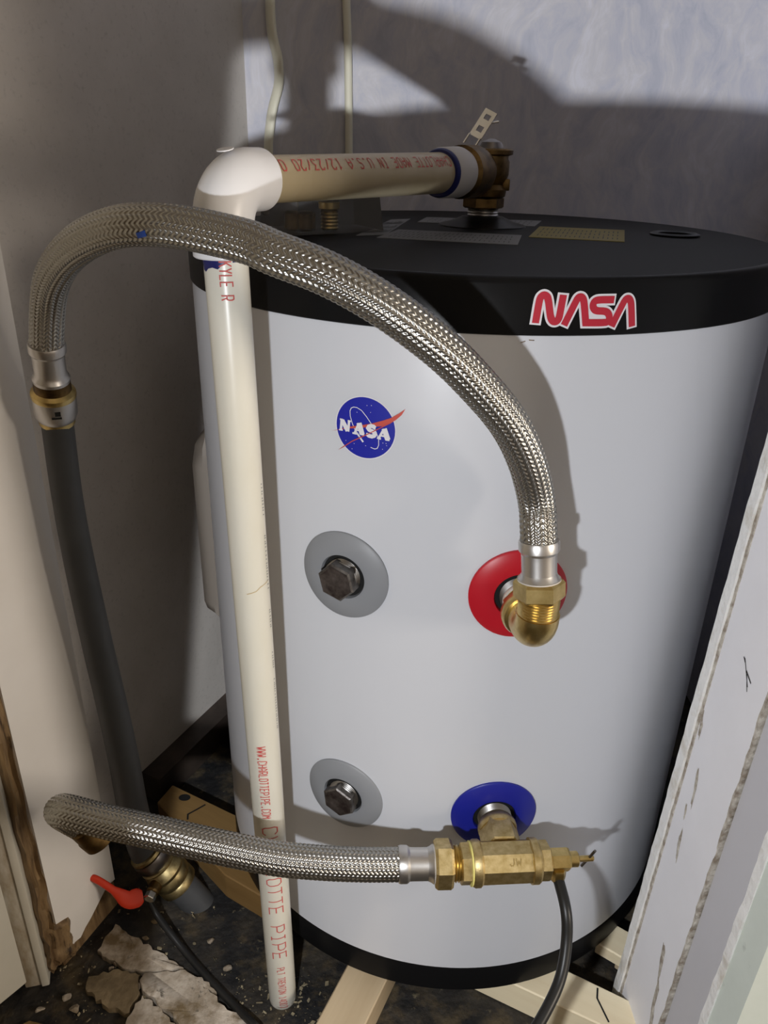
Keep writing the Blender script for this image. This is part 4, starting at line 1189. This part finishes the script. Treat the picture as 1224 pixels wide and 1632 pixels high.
# brass elbow on the red port
be = thing('brass_elbow', 'polished brass elbow fitting screwed into the red ringed port', 'pipe fitting', tuple(cr))
mb = MB(); lathe(mb, thread_profile(0.0135, 0.0148, 0.002, 0.016, 6), cr, nr, 40); part(be, mb, 'nipple_thread', M_brass)
mb = MB(); hexnut(mb, cr+nr*0.014, nr, 0.0300, 0.012, 0.07, turn=0.3); part(be, mb, 'hex_collar', M_brass, 20)
mb = MB(); lathe(mb, [(0.0135, 0.024), (0.0195, 0.0245), (0.0210, 0.027), (0.0210, 0.033), (0.0195, 0.036), (0.0140, 0.037)], cr, nr, 48); part(be, mb, 'flange', M_brass)
mb = MB(); pts_ = []
bend = 0.0165
for i in range(5): pts_.append(cr+nr*(0.034+(0.060-bend-0.034)*i/4))
for i in range(1, 13):
    t = math.pi/2*i/12
    pts_.append(EC-nr*bend+V((0, 0, bend)) + (nr*math.sin(t)-V((0, 0, 1))*math.cos(t))*bend)
for i in range(1, 5): pts_.append(EC+V((0, 0, bend+0.003*i/4)))
tube(mb, [tuple(p) for p in pts_], 0.0172, 40, raw=True); part(be, mb, 'elbow_body', M_brass, 60)
mb = MB(); lathe(mb, thread_profile(0.0146, 0.0162, 0.0, 0.022, 9), EC+V((0, 0, bend+0.002)), (0, 0, 1), 40); part(be, mb, 'male_thread', M_brass)
# thread sealing tape strips
mb = MB(); lathe(mb, [(0.0155, 0.009), (0.0158, 0.0095), (0.0158, 0.0125), (0.0155, 0.013)], cr, nr, 40); part(be, mb, 'sealing_tape', M_tape)

# ================================================================== PUSH-FIT COUPLING AND GREY PIPE (left)
pex = thing('grey_pipe', 'thick dark grey pipe rising along the left wall to the braided hose', 'pipe', D['pex'][-1])
mb = MB(); tube(mb, D['pex'], lambda f: 0.0142+0.0048*max(0, f-0.15)/0.85, 36, 0.006); part(pex, mb, 'pipe_wall', M_pex, 60)
cp = thing('push_fit_coupling', 'brass and steel push-fit coupling between braided hose and grey pipe', 'pipe fitting', tuple(eB+dnB*0.05))
pc = eB+dnB*0.030; Lc = (V(D['pex'][0])-pc).length
mb = MB(); lathe(mb, [(0.0130, 0), (0.0158, 0.001), (0.0160, 0.014), (0.0150, 0.015)], pc, dnB, 40); part(cp, mb, 'brass_neck', M_brassdark)
mb = MB(); lathe(mb, [(0.0150, 0.010), (0.0192, 0.0135), (0.0196, 0.016), (0.0192, 0.018), (0.0150, 0.019)], pc, dnB, 48); part(cp, mb, 'brass_flange', M_brass)
mb = MB(); lathe(mb, [(0.0150, 0.0178), (0.0188, 0.018), (0.0190, 0.020), (0.0190, 0.036), (0.0165, 0.0415), (0.0150, 0.042)], pc, dnB, 48); part(cp, mb, 'steel_cap', M_ferrule)
mb = MB(); lathe(mb, [(0.0140, 0.040), (0.0158, 0.0415), (0.0158, 0.0465), (0.0140, 0.047)], pc, dnB, 40); part(cp, mb, 'release_collar', M_brass)
cdir = (V(D['cam']['loc'])-(pc+dnB*0.028)); cdir = (cdir-dnB*cdir.dot(dnB)).normalized(); sd = dnB.cross(cdir)
mb = MB()
for du, dv, w_, h_ in ((0.0, 0.030, 0.0042, 0.0008), (0.0012, 0.0255, 0.0024, 0.0022)):
    c = pc+dnB*dv+cdir*0.0188-sd*du
    box(mb, c, sd*w_, cdir*0.0006, dnB*h_)
part(cp, mb, 'slot_window', M_hole)

# ================================================================== BALL VALVE AT THE FLOOR
va0, va1, va2 = [V(p) for p in D['valve_axis']]
vd = (va1-va0).normalized(); VL = (va1-va0).length
bv = thing('ball_valve', 'brass ball valve with red lever handle at the foot of the grey pipe', 'valve', tuple(va1))
mb = MB(); lathe(mb, [(0.0150, -0.002), (0.0225, 0.0), (0.0230, 0.004), (0.0200, 0.007)], va0, vd, 44); part(bv, mb, 'upper_collar', M_brassdull)
mb = MB(); lathe(mb, [(0.0150, 0.005), (0.0235, 0.006), (0.0240, 0.009), (0.0235, 0.020), (0.0210, 0.024)], va0, vd, 44); part(bv, mb, 'steel_band', M_darksteel)
mb = MB(); lathe(mb, [(0.0195, 0.022), (0.0240, 0.025), (0.0215, 0.029), (0.0245, 0.033), (0.0265, 0.040), (0.0245, 0.045), (0.0258, 0.049), (0.0258, 0.056), (0.0238, 0.060), (0.0255, 0.0625), (0.0255, 0.071), (0.0210, 0.074)], va0, vd, 44); part(bv, mb, 'valve_body', M_brassdull)
mb = MB(); lathe(mb, [(0.0205, 0.0), (0.0205, 0.060)], va0+vd*0.070, (va2-va0).normalized(), 36); part(bv, mb, 'floor_stub', M_pex)
hn = V(D['handle_nut'])
sb = va0+vd*0.040
mb = MB(); sdir = (hn-sb).normalized()
lathe(mb, [(0.0085, 0.010), (0.0085, (hn-sb).length-0.006), (0.0070, (hn-sb).length-0.004)], sb, sdir, 24); part(bv, mb, 'stem_boss', M_brassdark)
mb = MB(); hexnut(mb, hn-sdir*0.004, sdir, 0.0125, 0.009); part(bv, mb, 'handle_nut', M_chrome, 20)
def handle():
    path, q = spline(D['handle'], 0.003); t, _, _ = frames(path)
    mb = MB(); vs_, fs = [], []
    up2 = V((0.25, -0.75, 0.6)).normalized()
    K = 12; m_ = len(path)
    for i in range(m_):
        f = q[i]/q[-1]
        tt = V(t[i]); s_ = tt.cross(up2).normalized(); u2 = s_.cross(tt).normalized()
        w_ = 0.0046+0.0068*max(0, min(1, (f-0.45)/0.35))
        if f < 0.06: w_ *= 0.55+0.45*f/0.06
        if f > 0.94: w_ *= 0.6+0.4*(1-f)/0.06
        for k in range(K):
            a_ = 2*math.pi*k/K
            vs_.append(V(path[i])+s_*math.cos(a_)*w_+u2*math.sin(a_)*0.0032)
    for i in range(m_-1):
        for k in range(K):
            fs.append((i*K+k, i*K+(k+1) % K, (i+1)*K+(k+1) % K, (i+1)*K+k))
    fs += [tuple(range(K-1, -1, -1)), tuple(range((m_-1)*K, m_*K))]
    return mb.add(vs_, fs)
part(bv, handle(), 'lever_handle', M_redhandle, 60, 'red vinyl covered lever')

# ================================================================== LOWER HOSE AND BRASS TEE
TC = cb+nb*0.0575                                   # tee centre
HR2 = 0.0150
lo_pts = [tuple(p) for p in D['lower_hose']]
lh = thing('braided_hose', 'short braided steel hose running left from the brass tee across the pipe', 'hose', lo_pts[-1])
o = braid_tube('steel_jacket', lo_pts, HR2, M_braid, None); adopt(lh, o)
h_in = V(lo_pts[0])
teeL = TC-tb*0.0330
ax = (teeL-h_in).normalized()
gapL = (teeL-h_in).length
ferrule(lh, h_in, ax, HR2, 0.031)
mb = MB(); hexnut(mb, h_in+ax*0.0275, ax, 0.0385, 0.0170, 0.07, turn=0.1); part(lh, mb, 'union_nut', M_brasscast, 20, 'cast brass union nut')
mb = MB(); lathe(mb, [(0.0140, 0), (0.0172, 0.0002), (0.0172, 0.0012), (0.0140, 0.0014)], h_in+ax*0.0262, ax, 40); part(lh, mb, 'washer', M_tape)
eL = V(lo_pts[-1]); eLd = (eL-V(lo_pts[-2])).normalized(); eLd = (eLd*0.6+V((0.1, 0.1, -0.6))).normalized()
mb = MB(); lathe(mb, [(0.0130, -0.010), (0.0165, -0.008), (0.0170, 0.004), (0.0180, 0.006), (0.0180, 0.018), (0.0150, 0.0205)], eL, eLd, 40); part(lh, mb, 'end_fitting', M_brassdark, label='brown brass end fitting')

tee = thing('brass_tee', 'cast brass tee fitting screwed into the blue ringed port', 'pipe fitting', tuple(TC))
mb = MB()
lathe(mb, thread_profile(0.0150, 0.0166, 0.0, gapL-0.040, 8), h_in+ax*0.040, ax, 40); part(tee, mb, 'male_thread', M_brass)
mb = MB(); hexnut(mb, TC-tb*0.0435, tb, 0.0335, 0.0130, 0.04, turn=0.5); part(tee, mb, 'hex_adapter', M_brasscast, 20)
mb = MB()
lathe(mb, [(0.0165, -0.0330), (0.0200, -0.0325), (0.0212, -0.0300), (0.0212, -0.0255), (0.0195, -0.0235)], TC, tb, 48)
part(tee, mb, 'left_rim', M_brasscast)
mb = MB(); hexnut(mb, TC-tb*0.0300, tb, 0.0365, 0.0560, 0.01, turn=0.0, sides=8); part(tee, mb, 'tee_body', M_brasscast, 20)
mb = MB()
lathe(mb, [(0.0180, 0.0215), (0.0206, 0.0230), (0.0206, 0.0290), (0.0190, 0.0310), (0.0140, 0.0312)], TC, tb, 48)
part(tee, mb, 'right_rim', M_brasscast)
mb = MB(); hexnut(mb, cb+nb*0.018, nb, 0.0335, 0.026, 0.02, turn=0.5); part(tee, mb, 'branch', M_brasscast, 20)
mb = MB(); lathe(mb, [(0.0150, 0.010), (0.0172, 0.011), (0.0190, 0.015), (0.0192, 0.019), (0.0180, 0.022)], cb, nb, 44); part(tee, mb, 'branch_rim', M_brasscast)
mb = MB(); lathe(mb, [(0.0138, 0.001), (0.0142, 0.005), (0.0150, 0.008), (0.0142, 0.011), (0.0146, 0.015)], cb, nb, 40); part(tee, mb, 'sealing_tape', M_yellowtape)
mb = MB(); lathe(mb, [(0.0190, -0.0345), (0.0200, -0.0342), (0.0198, -0.0328), (0.0190, -0.0325)], TC, tb, 44); part(tee, mb, 'tape_rim', M_yellowtape)
# raised maker's letters on the front of the tee
fdir = (V((0, -0.62, 0.78)))
upd = tb.cross(fdir).normalized()
if upd.z < 0: upd = -upd
mb = MB()
def tee_map(s, t):
    an = math.radians(45)
    nrm = V((0, 0, 1))*math.sin(an)+nb*math.cos(an); tt = tb.cross(nrm).normalized()
    if tt.z < 0: tt = -tt
    return tuple(TC+nrm*0.0186+tb*s+tt*t)
text(mb, 'JW', 0.0046, 0.0060, 0.0016, 0.0009, tee_map, s0=0.000, t0=-0.002)
o = mb.build('raised_letters', M_brass, smooth=False); adopt(tee, o)

# needle valve on the tee's right end
nv_ = thing('needle_valve', 'small brass needle valve with pin handle on the right end of the tee', 'valve', tuple(TC+tb*0.035))
mb = MB(); hexnut(mb, TC+tb*0.0305, tb, 0.0310, 0.0105, 0.05, turn=0.2); part(nv_, mb, 'hex_bushing', M_brasscast, 20)
mb = MB(); lathe(mb, [(0.0100, 0.029), (0.0165, 0.0295), (0.0165, 0.0312), (0.0100, 0.032)], TC, tb, 36); part(nv_, mb, 'sealing_tape', M_yellowtape)
mb = MB(); hexnut(mb, TC+tb*0.0405, tb, 0.0185, 0.0200, 0.05, turn=0.4); part(nv_, mb, 'hex_body', M_brass, 20)
mb = MB(); lathe(mb, [(0.0060, 0.060), (0.0072, 0.0605), (0.0072, 0.068), (0.0060, 0.069)], TC, tb, 24); part(nv_, mb, 'packing_nut', M_brass)
mb = MB(); lathe(mb, [(0.0028, 0.068), (0.0028, 0.083), (0.0020, 0.084)], TC, tb, 16); part(nv_, mb, 'stem', M_brass)
mb = MB(); pd_ = V((0.28, -0.2, 0.93)).normalized(); pc_ = TC+tb*0.079
lathe(mb, [(0.0013, -0.014), (0.0013, 0.014)], pc_, pd_, 12); part(nv_, mb, 'pin_handle', M_darksteel)
mb = MB(); ob = TC+tb*0.0500+V((0.0, -0.004, -0.006))
hexnut(mb, ob, (0.02, -0.05, -1), 0.0135, 0.014, 0.06); part(nv_, mb, 'outlet_nut', M_brass, 20)

# black tubes
ft = [tuple(ob+V((0.0, 0, -0.010)))] + [tuple(p) for p in D['tube_front'][1:]]
mb = MB(); tube(mb, ft, 0.0052, 18, 0.004)
tag(mb.build('black_tube', M_tube, angle=60), 'thin black tube hanging from the needle valve to the floor', 'tube')
lt = [tuple(p) for p in D['tube_left']]
mb = MB(); tube(mb, lt, 0.0046, 18, 0.004)
tag(mb.build('black_tube', M_tube, angle=60), 'thin black tube leaving the red handled valve towards the viewer', 'tube')

# ================================================================== TIMBER UNDER THE TANK
ZT = 0.0648
def plank(name, corners, z0, z1, m, label, grain):
    """corners: xy polygon; grain: direction the wood grain runs"""
    mb = MB()
    q = [V((*c, 0)) for c in corners]
    bm = bmesh.new()
    bot_ = [bm.verts.new((p.x, p.y, z0)) for p in q]; top_ = [bm.verts.new((p.x, p.y, z1)) for p in q]
    n_ = len(q)
    bm.faces.new(bot_[::-1]); bm.faces.new(top_)
    for k in range(n_): bm.faces.new((bot_[k], bot_[(k+1) % n_], top_[(k+1) % n_], top_[k]))
    bmesh.ops.recalc_face_normals(bm, faces=bm.faces)
    bmesh.ops.bevel(bm, geom=list(bm.edges), offset=0.0015, segments=1, affect='EDGES')
    bm.verts.index_update()
    mb.add([v.co.copy() for v in bm.verts], [[v.index for v in f.verts] for f in bm.faces]); bm.free()
    # own wood with the grain along the board
    mm = m.copy(); mp = [n for n in mm.node_tree.nodes if n.type == 'MAPPING'][0]
    a = math.atan2(grain[1], grain[0])
    mp.vector_type = 'TEXTURE'
    mp.inputs['Rotation'].default_value = (0, 0, a)
    mp.inputs['Scale'].default_value = (9.0, 0.7, 0.7)
    o = mb.build(name, mm, angle=25)
    return tag(o, label, 'timber')
# left plank with knot and pencil line
plank('timber_plank', [(-0.4165, -0.0120), (-0.4012, 0.0227), (-0.2991, -0.0369), (-0.175, -0.109), (-0.226, -0.186), (-0.2989, -0.1392), (-0.452, -0.048)][0:6]+[], FZ, ZT, M_pineorange_shaded, 'amber pine plank with a dark knot reaching left from under the tank', (0.1, -0.06))
kn = bpy.data.objects['timber_plank']
mb = MB(); vs_ = [(-0.378+0.0085*math.cos(t)*1.0+0.002*math.sin(t), -0.004+0.0062*math.sin(t)-0.002*math.cos(t), ZT+0.0005) for t in np.linspace(0, 2*np.pi, 20, endpoint=False)]
mb.add(vs_, [tuple(range(20))]); mb.build('knot', M_marker, kn, smooth=False)
mb = MB(); stroke(mb, [(-0.345, -0.018), (-0.367, -0.036), (-0.3655, -0.046)], 0.0026, lambda x, y: (x, y, ZT+0.0005)); mb.build('pencil_line', M_marker, kn, smooth=False)
plank('timber_plank', [(-0.137+0.08, -0.269+0.157), (-0.0894+0.08, -0.2853+0.157), (-0.0894-0.14, -0.2853-0.275), (-0.137-0.14, -0.269-0.275)], FZ, ZT, M_pinegrey, 'weathered pine plank running out from under the front of the tank', (0.45, 0.89))
plank('timber_plank', [(0.0000, -0.2630), (0.0700, -0.2470), (0.2400, -0.3470), (0.2000, -0.3720)], FZ, ZT, M_pine, 'pale pine plank under the tank beside the black tube', (0.86, -0.5))
pr_ = [o for o in bpy.data.objects if o.get('label', '').startswith('pale pine plank under')][0]
mb = MB(); stroke(mb, [(0.1540, -0.3010), (0.1500, -0.3130), (0.1555, -0.3400)], 0.0020, lambda x, y: (x, y, ZT+0.0005)); mb.build('pencil_line', M_marker, pr_, smooth=False)
plank('timber_plank', [(0.1680, -0.2440), (0.2000, -0.2200), (0.2700, -0.2750), (0.2400, -0.3000)], FZ+0.024, ZT, M_pine, 'short pale pine board end beside the right wall', (0.8, -0.6))
plank('timber_block', [(0.1950, -0.2480), (0.2150, -0.2380), (0.2500, -0.2700), (0.2300, -0.2800)], FZ, FZ+0.024, M_pinegrey, 'small upright pine block under the short board end', (0, 1))

# ================================================================== CABLES ON THE WALL
mb = MB(); tube(mb, D['cable'], 0.0088, 20, 0.006, flat=(1.0, 0.62))
tag(mb.build('wall_cable', M_cable, angle=60), 'kinked white electrical cable hanging above the white elbow', 'cable')
mb = MB(); tube(mb, D['cable2'], 0.0055, 16, 0.01)
tag(mb.build('wall_cable', M_cable, angle=60), 'straight thin cream cable on the back wall in shadow', 'cable')

# ================================================================== CLEAR BLISTER PACK ON THE LID
bp_ = thing('blister_pack', 'clear plastic blister pack of brass fittings lying on the black lid', 'package', (-0.165, -0.045, 0.8615))
bx = V((0.80, 0.60, 0)).normalized(); by = V((-0.60, 0.80, 0)).normalized()
bc_ = V((-0.165, -0.025, 0.8622))
mb = MB()
w2, d2, hh = 0.052, 0.036, 0.034
def bpnt(a, b, z): return bc_+bx*a+by*b+V((0, 0, z))
outer = [bpnt(sx*w2, sy*d2, 0) for sx, sy in ((-1, -1), (1, -1), (1, 1), (-1, 1))]+[bpnt(sx*w2*0.94, sy*d2*0.9, hh) for sx, sy in ((-1, -1), (1, -1), (1, 1), (-1, 1))]
mb.add(outer, [(0, 1, 5, 4), (1, 2, 6, 5), (2, 3, 7, 6), (3, 0, 4, 7), (4, 5, 6, 7)])
part(bp_, mb, 'clear_shell', M_clear, 20)
mb = MB(); box(mb, bpnt(0.006, 0.02, hh+0.002), bx*0.075, by*0.030, (0, 0, 0.0007)); part(bp_, mb, 'backing_card', M_card, 20)
mb = MB(); lathe(mb, [(0.010, 0.0005), (0.010, 0.0007)], bpnt(0.055, 0.03, hh+0.0024), (0, 0, 1), 24); part(bp_, mb, 'hang_hole', M_ink)
mb = MB(); lathe(mb, thread_profile(0.0085, 0.0098, 0.0, 0.020, 6)+[(0.0115, 0.020), (0.0115, 0.026)], bpnt(0.0, -0.005, 0.0008), (0, 0, 1), 28); part(bp_, mb, 'packed_fitting', M_brass)
mb = MB(); lathe(mb, [(0.008, 0), (0.0105, 0.002), (0.0105, 0.016), (0.007, 0.018)], bpnt(-0.028, -0.004, 0.0008), (0, 0, 1), 28); part(bp_, mb, 'packed_fitting', M_brassdark)
